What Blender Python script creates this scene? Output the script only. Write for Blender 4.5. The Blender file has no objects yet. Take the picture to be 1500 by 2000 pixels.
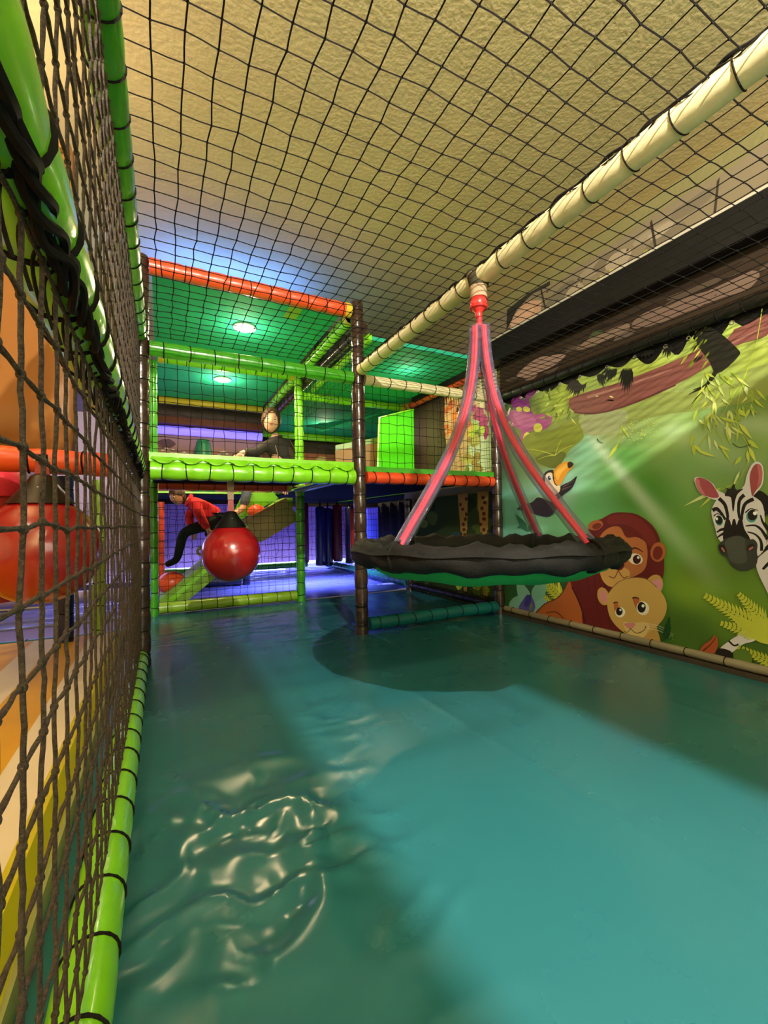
import bpy, math, random
import numpy as np
from mathutils import Vector, Matrix, Euler, geometry
R = math.radians
random.seed(7)
C = bpy.context.scene.collection
scene = bpy.context.scene

# ------------------------------------------------------------------ camera
yaw, pitch, roll, FPX = .4751, .0227, .0178, 844.45
cam_d = bpy.data.cameras.new('camera'); cam = bpy.data.objects.new('camera', cam_d); C.objects.link(cam)
fw = Vector((math.sin(yaw)*math.cos(pitch), math.cos(yaw)*math.cos(pitch), math.sin(pitch)))
rt = Vector((math.cos(yaw), -math.sin(yaw), 0)); dn = fw.cross(rt)
r2 = rt*math.cos(roll) + dn*math.sin(roll); d2 = dn*math.cos(roll) - rt*math.sin(roll)
cam.matrix_world = Matrix(((r2.x, -d2.x, -fw.x, 0), (r2.y, -d2.y, -fw.y, 0), (r2.z, -d2.z, -fw.z, .7), (0, 0, 0, 1)))
cam_d.sensor_fit = 'VERTICAL'; cam_d.sensor_height = 36.0; cam_d.sensor_width = 27.0
cam_d.lens = FPX/2000*36.0; cam_d.clip_start = .01; cam_d.clip_end = 60
scene.camera = cam

# ------------------------------------------------------------------ world, exposure
w = bpy.data.worlds.new('world'); scene.world = w; w.use_nodes = True
w.node_tree.nodes['Background'].inputs[0].default_value = (1, .93, .82, 1)
w.node_tree.nodes['Background'].inputs[1].default_value = .10
scene.view_settings.view_transform = 'Standard'; scene.view_settings.look = 'None'
scene.view_settings.gamma = 1; scene.view_settings.use_curve_mapping = False
scene.view_settings.exposure = -.12

def light(name, kind, loc, energy, col, size=.05, rot=None, **kw):
    d = bpy.data.lights.new(name, kind); d.energy = energy; d.color = col
    if kind == 'AREA':
        d.shape = 'RECTANGLE'; d.size = size if not isinstance(size, tuple) else size[0]
        d.size_y = size if not isinstance(size, tuple) else size[1]
    else: d.shadow_soft_size = size
    for k, v in kw.items(): setattr(d, k, v)
    o = bpy.data.objects.new(name, d); C.objects.link(o); o.location = loc
    if rot: o.rotation_euler = rot
    return o
ZC = 2.38                                     # ceiling height
light('key_lamp_light', 'POINT', (.30, -.90, 2.28), 560, (1, .95, .86), .016)
light('globe_lamp_light', 'POINT', (-.95, 1.55, 2.00), 88, (1, .84, .60), .07)
light('added_room_fill', 'AREA', (1.0, -1.3, 2.34), 7, (1, .94, .80), (1.6, .5))  # unseen general fill, added overhead behind the camera
light('added_front_fill', 'AREA', (.9, -1.55, 1.3), 27, (1, .95, .82), (1.6, 1.0), (R(90), 0, R(-12)))  # upright fill added behind the camera to brighten mural and swing
light('blue_strip_light', 'AREA', (.42, 2.98, 2.125), 9, (.07, .20, 1), (.9, .06), (R(180), 0, 0))
for i, (x, y, z, e) in enumerate(((.517, 3.06, 1.96, 6), (.515, 4.253, 1.96, 9), (1.95, 5.5, 1.93, 5), (1.75, 2.95, 1.80, 2.5))):
    light('downlight_light', 'POINT', (x, y, z), e, (1, .84, .58), .05)
light('purple_tube_light', 'AREA', (1.2, 7.0, .90), 5, (.48, .28, 1), (4.2, .25), (R(-45), 0, 0))
light('purple_wall_light', 'AREA', (1.6, 6.5, .90), 6, (.80, .58, 1), (4.2, .2), (R(80), 0, 0))
light('blue_tube_light', 'AREA', (1.6, 6.75, .98), 110, (.62, .62, 1), (2.8, .6), (0, 0, 0), spread=R(100))
light('blue_passage_light', 'AREA', (1.5, 4.8, .98), 45, (.60, .60, 1), (1.2, .5), (0, 0, 0), spread=R(75))
light('violet_cove_light', 'AREA', (.6, 5.45, 1.66), 1.0, (.40, .30, 1), (1.3, .06), (R(120), 0, 0))
light('play_bay_light', 'AREA', (-.9, .6, 2.0), 9, (1, .86, .62), (.5, .5))
light('play_bay_blue_light', 'AREA', (-.9, 5.2, .85), 10, (.45, .42, 1), (1.4, .2), (R(-65), 0, 0))

# ------------------------------------------------------------------ materials
def lin(h):
    if isinstance(h, str):
        h = h.lstrip('#'); c = [int(h[i:i+2], 16)/255 for i in (0, 2, 4)]
    else: c = [v/255 for v in h]
    return tuple((v/12.92 if v <= .04045 else ((v+.055)/1.055)**2.4) for v in c)
MATS = {}
def mat(name, col, rough=.5, spec=.5, metal=0, noise=0, scale=20, bump=0, bscale=60, coat=0, emit=None, es=0, trans=None):
    if name in MATS: return MATS[name]
    m = bpy.data.materials.new(name); m.use_nodes = True; nt = m.node_tree; b = nt.nodes['Principled BSDF']
    c = lin(col)
    b.inputs['Base Color'].default_value = (*c, 1); b.inputs['Roughness'].default_value = rough
    b.inputs['Specular IOR Level'].default_value = spec; b.inputs['Metallic'].default_value = metal
    if coat: b.inputs['Coat Weight'].default_value = coat; b.inputs['Coat Roughness'].default_value = .12
    tc = nt.nodes.new('ShaderNodeTexCoord')
    if noise:
        n = nt.nodes.new('ShaderNodeTexNoise'); n.inputs['Scale'].default_value = scale; n.inputs['Detail'].default_value = 5
        nt.links.new(tc.outputs['Object'], n.inputs['Vector'])
        rp = nt.nodes.new('ShaderNodeValToRGB'); rp.color_ramp.elements[0].position = .3; rp.color_ramp.elements[1].position = .72
        rp.color_ramp.elements[0].color = (*[v*(1-noise) for v in c], 1); rp.color_ramp.elements[1].color = (*[min(1, v*(1+noise)) for v in c], 1)
        nt.links.new(n.outputs[0], rp.inputs[0]); nt.links.new(rp.outputs[0], b.inputs['Base Color'])
    if bump:
        n = nt.nodes.new('ShaderNodeTexNoise'); n.inputs['Scale'].default_value = bscale; n.inputs['Detail'].default_value = 4
        nt.links.new(tc.outputs['Object'], n.inputs['Vector'])
        bp = nt.nodes.new('ShaderNodeBump'); bp.inputs['Strength'].default_value = bump; bp.inputs['Distance'].default_value = .01
        nt.links.new(n.outputs[0], bp.inputs['Height']); nt.links.new(bp.outputs[0], b.inputs['Normal'])
    if emit: b.inputs['Emission Color'].default_value = (*lin(emit), 1); b.inputs['Emission Strength'].default_value = es
    MATS[name] = m; return m
M = dict(
 lime=mat('lime_vinyl', '#80d01c', .28, .55, noise=.05, scale=8, bump=.12, bscale=30, coat=.35),
 green=mat('green_vinyl', '#3f9a1e', .30, .5, noise=.05, scale=8, bump=.12, bscale=30, coat=.3),
 olive=mat('olive_lime_vinyl', '#86ae24', .35, .5, noise=.06, scale=8, bump=.1, bscale=30),
 orange=mat('orange_red_vinyl', '#dd4c22', .36, .5, noise=.05, scale=8, bump=.1, bscale=30, coat=.15),
 red=mat('dark_red_vinyl', '#8e1a14', .4, .5, noise=.06, scale=8),
 yellow=mat('yellow_vinyl', '#d2b531', .42, .4, noise=.05, scale=8),
 cream=mat('cream_vinyl', '#ecdfae', .40, .45, noise=.06, scale=6, bump=.15, bscale=18),
 brown=mat('dark_brown_vinyl', '#33201a', .22, .6, noise=.1, scale=10, bump=.25, bscale=25, coat=.6),
 teal=mat('teal_vinyl', '#0f686a', .36, .5, noise=.05, scale=8, bump=.12, bscale=25),
 tealroof=mat('teal_roof_vinyl', '#2aa884', .75, .2, noise=.1, scale=5, bump=.06),
 cord=mat('black_net_cord', '#15110f', .85, .2),
 cordnear=mat('brown_black_twine', '#4a4038', .8, .25, noise=.5, scale=260, bump=.6, bscale=700),
 ball=mat('red_rubber', '#98171a', .22, .6, noise=.03, scale=3, coat=.5),
 black=mat('black_fabric', '#100f0e', .75, .25, noise=.12, scale=30, bump=.25, bscale=300),
 blackvinyl=mat('black_vinyl', '#14120f', .35, .5, noise=.1, scale=12, bump=.3, bscale=20),
 netgreen=mat('green_swing_mesh', '#1d9a48', .6, .3, noise=.08, scale=60, bump=.3, bscale=400),
 strap=mat('red_webbing', '#d02c3c', .55, .35, noise=.08, scale=120),
 shackle=mat('red_painted_steel', '#dd3030', .25, .6, coat=.4),
 canvas=mat('beige_canvas', '#a68c70', .8, .2, noise=.08, scale=60, bump=.3, bscale=250),
 camo=mat('khaki_canvas', '#3d3929', .85, .2, noise=.25, scale=18),
 ramp=mat('ramp_lime_vinyl', '#79a629', .45, .4, noise=.07, scale=9),
 board=mat('beige_board_vinyl', '#a3915c', .45, .4, noise=.08, scale=7),
 dome=mat('orange_dome_vinyl', '#e2552a', .35, .5, noise=.05, scale=9),
 skin=mat('skin', '#d6a184', .5, .4, noise=.06, scale=30),
 hair=mat('brown_hair', '#43301f', .5, .4, noise=.3, scale=90),
 jacket=mat('black_jacket_fabric', '#2a2624', .7, .3, noise=.12, scale=25, bump=.2, bscale=40),
 jeans=mat('grey_blue_denim', '#5d6674', .85, .2, noise=.15, scale=80),
 hoodie=mat('red_hoodie_fabric', '#dd3238', .8, .2, noise=.1, scale=30, bump=.2, bscale=40),
 trousers=mat('dark_trouser_fabric', '#20262b', .85, .2, noise=.12, scale=40),
 eye=mat('eye_white', '#e8e2da', .2), iris=mat('dark_iris', '#20150f', .2), lips=mat('lips', '#a65a52', .5),
 orangepanel=mat('orange_panel_vinyl', '#84562a', .30, .5, noise=.04, scale=3),
 limepanel=mat('bright_lime_panel', '#45bd0c', .6, .1, noise=.03, scale=3),
 sand=mat('sand_panel', '#b98d5e', .6, .3, noise=.06, scale=8),
 white=mat('white_vinyl', '#dccdb2', .6, .12, noise=.04, scale=6),
 yellowmat=mat('mustard_vinyl', '#d09c10', .6, .10, noise=.05, scale=6),
 paleyellow=mat('pale_lime_vinyl', '#a3a667', .5, .4, noise=.06, scale=6),
 pinkred=mat('maroon_vinyl', '#5c0f18', .4, .5), navy=mat('navy_vinyl', '#101a44', .35, .5),
 wallplain=mat('dark_wall_paint', '#2a2620', .8, .2, noise=.2, scale=4),
 purple=mat('purple_wall_vinyl', '#7d6488', .6, .3, noise=.15, scale=3, bump=.1),
 blackpaint=mat('black_beam_paint', '#0d0b0a', .55, .35, noise=.3, scale=9),
 steel=mat('brushed_eyelet', '#b8b3a4', .3, .5, metal=.9),
 diffuser=mat('lamp_diffuser', '#fff2d8', .4, emit='#ffdca6', es=620),
 globe=mat('globe_glass', '#fff2d8', .3, emit='#ffe6b4', es=6),
 tube_purple=mat('purple_tube', '#8a6cff', .4, emit='#7066ff', es=1.6),
 tube_blue=mat('blue_tube', '#8aa0ff', .4, emit='#a8b8ff', es=14),
 led=mat('blue_led', '#5a86ff', .4, emit='#3a70ff', es=4),
 cone=mat('bottle_green_vinyl', '#1f6b48', .45, .4, noise=.08, scale=9),
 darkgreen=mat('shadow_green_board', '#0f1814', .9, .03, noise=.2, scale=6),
)
# clear plastic tube: see-through with a glossy edge
m = bpy.data.materials.new('clear_plastic_tube'); m.use_nodes = True; nt = m.node_tree; nt.nodes.clear()
o_ = nt.nodes.new('ShaderNodeOutputMaterial'); mx = nt.nodes.new('ShaderNodeMixShader'); tr = nt.nodes.new('ShaderNodeBsdfTransparent'); gl = nt.nodes.new('ShaderNodeBsdfPrincipled'); lw = nt.nodes.new('ShaderNodeLayerWeight')
tr.inputs[0].default_value = (.93, .90, .95, 1); gl.inputs['Base Color'].default_value = (*lin('#77718c'), 1); gl.inputs['Roughness'].default_value = .12; gl.inputs['Specular IOR Level'].default_value = .8
lw.inputs[0].default_value = .45
mr = nt.nodes.new('ShaderNodeMapRange'); mr.inputs['To Min'].default_value = .10; mr.inputs['To Max'].default_value = .7
nt.links.new(lw.outputs['Facing'], mr.inputs['Value']); nt.links.new(mr.outputs[0], mx.inputs[0]); nt.links.new(tr.outputs[0], mx.inputs[1]); nt.links.new(gl.outputs[0], mx.inputs[2]); nt.links.new(mx.outputs[0], o_.inputs[0])
M['clear'] = m
# flat print: colour from the mesh
def print_mat(name, rough=.42, spec=.4):
    m = bpy.data.materials.new(name); m.use_nodes = True; nt = m.node_tree; b = nt.nodes['Principled BSDF']
    a = nt.nodes.new('ShaderNodeVertexColor'); a.layer_name = 'ink'
    nt.links.new(a.outputs[0], b.inputs['Base Color']); b.inputs['Roughness'].default_value = rough; b.inputs['Specular IOR Level'].default_value = spec
    return m
M['print'] = print_mat('banner_print'); M['paintprint'] = print_mat('wall_paint_print', .9, .06)
# ceiling plaster
m = mat('ceiling_plaster', '#eacf9c', .85, .2, noise=.05, scale=7, bump=.22, bscale=55); M['ceiling'] = m
# floor vinyl
def floor_mat(name, col, rough):
    m = mat(name, col, rough, .5, noise=.03, scale=1.2, bump=.03, bscale=9); nt = m.node_tree; b = nt.nodes['Principled BSDF']
    tc = nt.nodes['Texture Coordinate']; n = nt.nodes.new('ShaderNodeTexNoise'); n.inputs['Scale'].default_value = 3.5; n.inputs['Detail'].default_value = 6
    mr = nt.nodes.new('ShaderNodeMapRange'); mr.inputs['From Min'].default_value = .3; mr.inputs['From Max'].default_value = .7
    mr.inputs['To Min'].default_value = rough-.04; mr.inputs['To Max'].default_value = rough+.05
    nt.links.new(tc.outputs['Object'], n.inputs['Vector']); nt.links.new(n.outputs[0], mr.inputs['Value']); nt.links.new(mr.outputs[0], b.inputs['Roughness'])
    return m
M['floor'] = floor_mat('teal_floor_vinyl', '#28676e', .25); M['bluefloor'] = floor_mat('blue_floor_vinyl', '#4c58b4', .22)

# ------------------------------------------------------------------ mesh helpers
class MB:
    def __init__(s): s.v = []; s.f = []; s.c = []
    def add(s, vs, fs, col=None):
        b = len(s.v); s.v += [tuple(p) for p in vs]; s.f += [tuple(i+b for i in f) for f in fs]
        if col is not None: s.c += [col]*len(fs)
        return s
    def box(s, lo, hi, mtx=None):
        (a, b, c), (d, e, f) = lo, hi
        vs = [(a,b,c),(d,b,c),(d,e,c),(a,e,c),(a,b,f),(d,b,f),(d,e,f),(a,e,f)]
        if mtx: vs = [tuple(mtx @ Vector(p)) for p in vs]
        return s.add(vs, [(3,2,1,0),(4,5,6,7),(0,1,5,4),(1,2,6,5),(2,3,7,6),(3,0,4,7)])
    def tube(s, pts, rad, n=8, cap=True, phase=0):
        P = [Vector(p) for p in pts]; k = len(P)
        rr = rad if hasattr(rad, '__len__') else [rad]*k
        vs = []; t0 = (P[1]-P[0]).normalized()
        u = t0.cross(Vector((0,0,1)));
        if u.length < .05: u = t0.cross(Vector((1,0,0)))
        u.normalize()
        for i in range(k):
            t = (P[min(i+1,k-1)]-P[max(i-1,0)])
            if t.length < 1e-9: t = t0
            t.normalize(); u = (u - t*u.dot(t)).normalized(); v = t.cross(u)
            for j in range(n):
                a = 2*math.pi*j/n+phase; vs.append(tuple(P[i] + (u*math.cos(a)+v*math.sin(a))*rr[i]))
        fs = [(i*n+j, i*n+(j+1)%n, (i+1)*n+(j+1)%n, (i+1)*n+j) for i in range(k-1) for j in range(n)]
        if cap: fs += [tuple(range(n-1,-1,-1)), tuple(range((k-1)*n, k*n))]
        return s.add(vs, fs)
    def ball(s, c, r, nu=16, nv=10, mtx=None):
        rx, ry, rz = r if hasattr(r, '__len__') else (r, r, r); vs = [(0,0,-rz)]
        for i in range(1, nv):
            p = math.pi*i/nv - math.pi/2
            for j in range(nu): a = 2*math.pi*j/nu; vs.append((rx*math.cos(p)*math.cos(a), ry*math.cos(p)*math.sin(a), rz*math.sin(p)))
        vs.append((0,0,rz)); fs = []
        for j in range(nu): fs.append((0, 1+(j+1)%nu, 1+j))
        for i in range(nv-2):
            for j in range(nu): a = 1+i*nu+j; b = 1+i*nu+(j+1)%nu; fs.append((a, b, b+nu, a+nu))
        l = len(vs)-1
        for j in range(nu): fs.append((l-nu+j, l-nu+(j+1)%nu, l))
        if mtx: vs = [tuple(mtx @ Vector(p)) for p in vs]
        return s.add([(p[0]+c[0], p[1]+c[1], p[2]+c[2]) for p in vs], fs)
    def lathe(s, prof, c=(0,0,0), n=24, mtx=None):
        vs = []; k = len(prof)
        for r, z in prof:
            for j in range(n): a = 2*math.pi*j/n; vs.append((r*math.cos(a), r*math.sin(a), z))
        if mtx: vs = [tuple(mtx @ Vector(p)) for p in vs]
        vs = [(p[0]+c[0], p[1]+c[1], p[2]+c[2]) for p in vs]
        fs = [(i*n+j, i*n+(j+1)%n, (i+1)*n+(j+1)%n, (i+1)*n+j) for i in range(k-1) for j in range(n)]
        fs += [tuple(range(n-1,-1,-1)), tuple(range((k-1)*n, k*n))]
        return s.add(vs, fs)
    def torus(s, c, r, t, axis, n=16, m=5):
        A = Vector(axis).normalized(); u = A.cross(Vector((0,0,1)))
        if u.length < .05: u = A.cross(Vector((1,0,0)))
        u.normalize(); v = A.cross(u); vs = []; c = Vector(c)
        for i in range(n):
            a = 2*math.pi*i/n; d = u*math.cos(a)+v*math.sin(a)
            for j in range(m): b = 2*math.pi*j/m; vs.append(tuple(c + d*(r+t*math.cos(b)) + A*(t*math.sin(b))))
        return s.add(vs, [(i*m+j, ((i+1)%n)*m+j, ((i+1)%n)*m+(j+1)%m, i*m+(j+1)%m) for i in range(n) for j in range(m)])
    def prism(s, poly, d):          # poly: 3D outline, d: thickness vector
        n = len(poly); d = Vector(d); a = [Vector(p) for p in poly]
        return s.add([tuple(p) for p in a]+[tuple(p+d) for p in a], [tuple(range(n-1,-1,-1)), tuple(range(n,2*n))]+[(i,(i+1)%n,(i+1)%n+n,i+n) for i in range(n)])
    def build(s, name, m, parent=None, smooth=True, loc=None, sharp=None):
        me = bpy.data.meshes.new(name); me.from_pydata(s.v, [], s.f); me.update()
        if m: me.materials.append(m)
        if smooth:
            me.polygons.foreach_set('use_smooth', [True]*len(me.polygons))
            me.set_sharp_from_angle(angle=R(sharp or 40))
        if s.c:
            at = me.color_attributes.new('ink', 'FLOAT_COLOR', 'CORNER'); arr = []
            for f, col in zip(s.f, s.c): arr += [*col, 1.0]*len(f)
            at.data.foreach_set('color', arr)
        o = bpy.data.objects.new(name, me); C.objects.link(o)
        if parent: o.parent = parent; o.matrix_parent_inverse = Matrix.Translation(-parent.location)
        return o
def tag(o, label, cat, group=None, kind=None):
    o['label'] = label; o['category'] = cat
    if group: o['group'] = group
    if kind: o['kind'] = kind
    return o
def thing(name, label, cat, loc=(0,0,0), group=None):
    o = bpy.data.objects.new(name, None); C.objects.link(o); o.location = loc; o.empty_display_size = .05
    return tag(o, label, cat, group)
def struct(o): o['kind'] = 'structure'; return o
def inst(src, name, parent, loc, rot=None, scl=None):        # another copy of a small part, sharing its mesh
    o = bpy.data.objects.new(name, src.data); C.objects.link(o); o.parent = parent
    o.matrix_parent_inverse = Matrix.Translation(-parent.location); o.location = loc
    if rot: o.rotation_mode = 'QUATERNION'; o.rotation_quaternion = rot
    if scl: o.scale = scl
    return o
def vnoise(x, y, seed=0):
    rs = np.random.RandomState(seed); T = rs.rand(64, 64); xi = np.floor(x).astype(int); yi = np.floor(y).astype(int)
    fx = x-xi; fy = y-yi; fx = fx*fx*(3-2*fx); fy = fy*fy*(3-2*fy)
    g = lambda a, b: T[a % 64, b % 64]
    return (g(xi,yi)*(1-fx)+g(xi+1,yi)*fx)*(1-fy)+(g(xi,yi+1)*(1-fx)+g(xi+1,yi+1)*fx)*fy

# padded foam tube wrapped in vinyl, pulled in by cord ties
TIE = {}
def padded_bar(name, label, A, B, r, m, spacing=.12, cat='padded bar', caps=None, bulge=.10, wob=0, group=None, off=.5, tie_m=None, tie_t=.0028, n=18, ties=True):
    A = Vector(A); B = Vector(B); L = (B-A).length; d = (B-A)/L
    root = thing(name, label, cat, A if A.z <= B.z else B, group)
    k = max(1, int(round(L/spacing))); sp = L/k; pts = []; rr = []
    for i in range(k):
        for j in range(6):
            t = j/6; s = (i+t)*sp; q = abs(math.sin(math.pi*(t+off)))**.5 if off else abs(math.sin(math.pi*t))**.5
            pts.append(A+d*s+Vector((0,0,1))*wob*math.sin(s*9+i*1.7)); rr.append(r*(1-bulge*(1-q))*(1+random.uniform(-.01,.012)))
    pts.append(B); rr.append(r*.95)
    MB().tube(pts, rr, n).build('foam_sleeve', m, root, sharp=60)
    if ties:
        key = (round(r,4), tie_t)
        q = Vector((0,0,1)).rotation_difference(d)
        tpos = [A+d*((i+(1-off))*sp) for i in range(k)] if off else [A+d*(i*sp) for i in range(1,k)]
        for p in tpos:
            tq = q @ Euler((random.uniform(-.12,.12), random.uniform(-.12,.12), 0)).to_quaternion()
            if key not in TIE:
                o = MB().torus((0,0,0), r*(1-bulge)+.0015, tie_t, (0,0,1), 18, 5).build('cord_tie', tie_m or M['cord'], root)
                TIE[key] = o; o.location = p; o.rotation_mode = 'QUATERNION'; o.rotation_quaternion = tq
            else: inst(TIE[key], 'cord_tie', root, p, tq)
    for c, e in zip((A, B), caps or ()):
        if e:
            dd = d if c == A else -d
            MB().tube([c+dd*.0, c+dd*.012, c+dd*.04], [r*1.0, r*1.06, r*1.06], 16).build('end_cap', M[e], root)
    return root

# knotted square net
def net(name, label, O, U, V, W, H, cell, r=.0016, m=None, jit=.006, sides=4, sub=2, knots=True, cut=None, sag=0, cat='net', knot_r=2.1, group=None, twist=False):
    O = Vector(O); U = Vector(U).normalized(); V = Vector(V).normalized(); N = U.cross(V)
    nu = max(1, int(round(W/cell))); nv = max(1, int(round(H/cell))); m = m or M['cord']
    root = thing(name, label, cat, O, group)
    rs = random.Random(name+str(O)); G = {}
    for i in range(nu+1):
        for j in range(nv+1):
            e = 0 if i in (0, nu) or j in (0, nv) else 1
            s = sag*math.sin(math.pi*i/nu)*math.sin(math.pi*j/nv)
            G[i,j] = O+U*(W*i/nu+rs.gauss(0,jit)*e)+V*(H*j/nv+rs.gauss(0,jit)*e)+N*(rs.gauss(0,jit*.5)*e)-Vector((0,0,s))
    mb = MB()
    def run(seq):
        pts = []
        for a, b in zip(seq[:-1], seq[1:]):
            for q in range(sub):
                p = a.lerp(b, q/sub)
                if q: p = p + (U*rs.gauss(0,1)+V*rs.gauss(0,1)+N*rs.gauss(0,1))*jit*.22
                pts.append(p)
        pts.append(seq[-1]); cur = []
        for p in pts:
            if cut and cut(p):
                if len(cur) > 1: mb.tube(cur, r, sides, False)
                cur = []
            else: cur.append(p)
        if len(cur) > 1:
            if twist: mb.tube(cur, [r*(1+.18*math.sin(i*2.4)) for i in range(len(cur))], sides, False)
            else: mb.tube(cur, r, sides, False)
    for i in range(nu+1): run([G[i,j] for j in range(nv+1)])
    for j in range(nv+1): run([G[i,j] for i in range(nu+1)])
    mb.build('cord_mesh', m, root)
    if knots:
        kb = MB(); a = r*knot_r
        ov = [(1,0,0),(-1,0,0),(0,1,0),(0,-1,0),(0,0,1),(0,0,-1)]; of = [(0,2,4),(2,1,4),(1,3,4),(3,0,4),(2,0,5),(1,2,5),(3,1,5),(0,3,5)]
        for p in G.values():
            if cut and cut(p): continue
            if sides > 4: kb.ball(p, (a*1.0, a*1.25, a*1.25), 8, 6)
            else: kb.add([(p.x+x*a, p.y+y*a, p.z+z*a) for x,y,z in ov], of)
        k = kb.build('knots', m, root); k['kind'] = 'stuff'
    return root

# ================================================================== THE SETTING
XW, Y0, Y1, ZP, ZT, ZN = 2.30, 2.50, 3.83, .99, 2.04, 1.61
# teal vinyl floor with real wrinkles and seams
def floor_height(x, y):
    h = .0012*(vnoise(x*5, y*3, 3)-.5)
    near = np.exp(-((np.abs(x-.18)/.27)**3 + (np.abs(y-.92)/.40)**3))
    wx = x + .06*vnoise(x*8, y*8, 5); wy = y + .07*vnoise(x*6, y*6, 6)
    rid = lambda n: 1-np.abs(n-.5)*2
    n1 = rid(vnoise(wx*7+wy*3, wy*13-wx*4, 8)); n2 = vnoise(wx*19, wy*27, 9); n3 = rid(vnoise(wx*15-wy*4, wy*19+wx*6, 10))
    h += near*(.020*n1**2.2 + .008*n3**2 + .0045*n2)
    px_, py_ = x-.255, y-1.02; ra = np.hypot(px_, py_); aa = np.arctan2(py_, px_)                  # star of creases round one pinched spot
    h += .006*np.exp(-ra/.10)*rid((aa*1.6+.6*vnoise(ra*9, aa*2, 11)) % 1)**2
    h += .008*np.exp(-((x-.30-.20*(y-.95))/.018)**2)*np.exp(-((y-.93)/.16)**2)
    for xs, ys, s in ((.055, 1.0, .6), (1.72, 1.6, 2.), (.93, 1.5, 1.)):       # long seams
        h += .0022*np.exp(-((x-xs-.02*np.sin(y*2.1+xs))/.012)**2)*(.4+vnoise(y*4+xs*9, y*0+2, 4))
    m2 = np.exp(-(((x-.55)/.14)**2+((y-1.5)/.2)**2)); h += m2*.006*rid(vnoise(wx*14, wy*18, 12))**2
    # radiating pulls at the foot of the middle post
    dx, dy = x-1.115, y-2.5; rad = np.hypot(dx, dy); an = np.arctan2(dy, dx)
    h += .0035*np.abs(np.sin(an*11+2*vnoise(rad*6, an*2, 7)))*np.exp(-((rad-.18)/.18)**2)*(dx < .05)
    mr = np.exp(-(((x-1.95)/.3)**2+((y-1.4)/.9)**2)); h += mr*.004*np.abs(vnoise(wx*6, wy*11, 15)-.5)*2
    h += .004*np.exp(-(((x-.55)/.7)**2+((y-3.2)/.5)**2))*np.abs(vnoise(wx*4, wy*16, 17)-.5)*2
    return h
def grid_floor(name, x0, x1, y0, y1, st, m, z=0, hf=None):
    nx = int((x1-x0)/st)+1; ny = int((y1-y0)/st)+1
    X, Y = np.meshgrid(np.linspace(x0,x1,nx), np.linspace(y0,y1,ny)); H = hf(X, Y) if hf else X*0
    vs = np.stack([X, Y, H+z], -1).reshape(-1,3); me = bpy.data.meshes.new(name)
    i = np.arange((ny-1)*nx).reshape(ny-1, nx)[:, :-1].reshape(-1); fs = np.stack([i, i+1, i+nx+1, i+nx], -1)
    me.from_pydata(vs.tolist(), [], fs.tolist()); me.materials.append(m); me.polygons.foreach_set('use_smooth', [True]*len(fs))
    o = bpy.data.objects.new(name, me); C.objects.link(o); return o
fl = struct(grid_floor('floor', -.115, 2.30, -1.6, 3.86, .0125, M['floor'], 0, floor_height)); fl['label'] = 'glossy teal vinyl floor'
bf = struct(grid_floor('floor_blue', -3.2, 4.6, 3.86, 9.0, .04, M['bluefloor'], .004, lambda x, y: .013*np.abs(vnoise(x*2.2, y*13, 21)-.5)*2+.003*np.exp(-((y-3.90-.01*np.sin(x*5))/.03)**2)))
bf['label'] = 'glossy blue vinyl floor under the play frame'
struct(MB().box((-3.2,-1.6,-.08), (-.115,3.86,-.004)).build('floor_side', mat('brown_floor', '#4a2a20', .35, noise=.2, scale=4), None, False))
struct(MB().box((-3.3,-1.8,ZC), (5.0,9.1,ZC+.06)).build('ceiling', M['ceiling'], None, False))
struct(MB().box((XW+.005,-1.8,-.08), (XW+.10,4.0,ZC)).build('wall_mural_side', mat('olive_cream_wall_paint', '#7c754a', .8, .25, noise=.05, scale=6, bump=.3), None, False))
struct(MB().box((-3.3,-1.8,-.08), (-3.2,9.1,ZC)).build('wall_far_side', mat('cream_wall_paint', '#d8c890', .8, noise=.05), None, False))
struct(MB().box((-3.3,-1.9,-.08), (5.0,-1.8,ZC)).build('wall_behind', MATS['cream_wall_paint'], None, False))
struct(MB().box((-3.3,7.5,-.08), (5.0,7.6,ZC)).build('wall_back', M['purple'], None, False))
struct(MB().box((4.6,4.0,-.08), (4.7,7.5,ZC)).build('wall_back_side', M['wallplain'], None, False))

# long padded ledge and black beam on the mural wall
bm_ = thing('wall_beam', 'black boxed beam running along the wall above the jungle mural', 'beam', (XW, -1.5, 1.86))
MB().box((XW-.12,-1.6,1.865), (XW-.001,3.60,2.02)).build('beam_box', M['blackpaint'], bm_, False)
MB().box((XW-.128,-1.6,2.018), (XW-.001,3.60,2.030)).build('pale_top_edge', mat('pale_grey_trim','#b5ab98',.5), bm_, False)['label'] = 'thin pale top edge'
dk = thing('header_beam', 'dark header beam crossing under the ceiling behind the play frame', 'beam', (1.2, 3.55, 2.15))
MB().box((1.22,3.55,2.14), (XW-.13,3.68,ZC-.002)).build('beam_box', M['blackpaint'], dk, False)
MB().box((1.22,3.543,2.20), (XW-.13,3.552,2.22)).build('steel_rail', mat('blue_grey_steel', '#3c4550', .4, metal=.6), dk, False)

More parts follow.
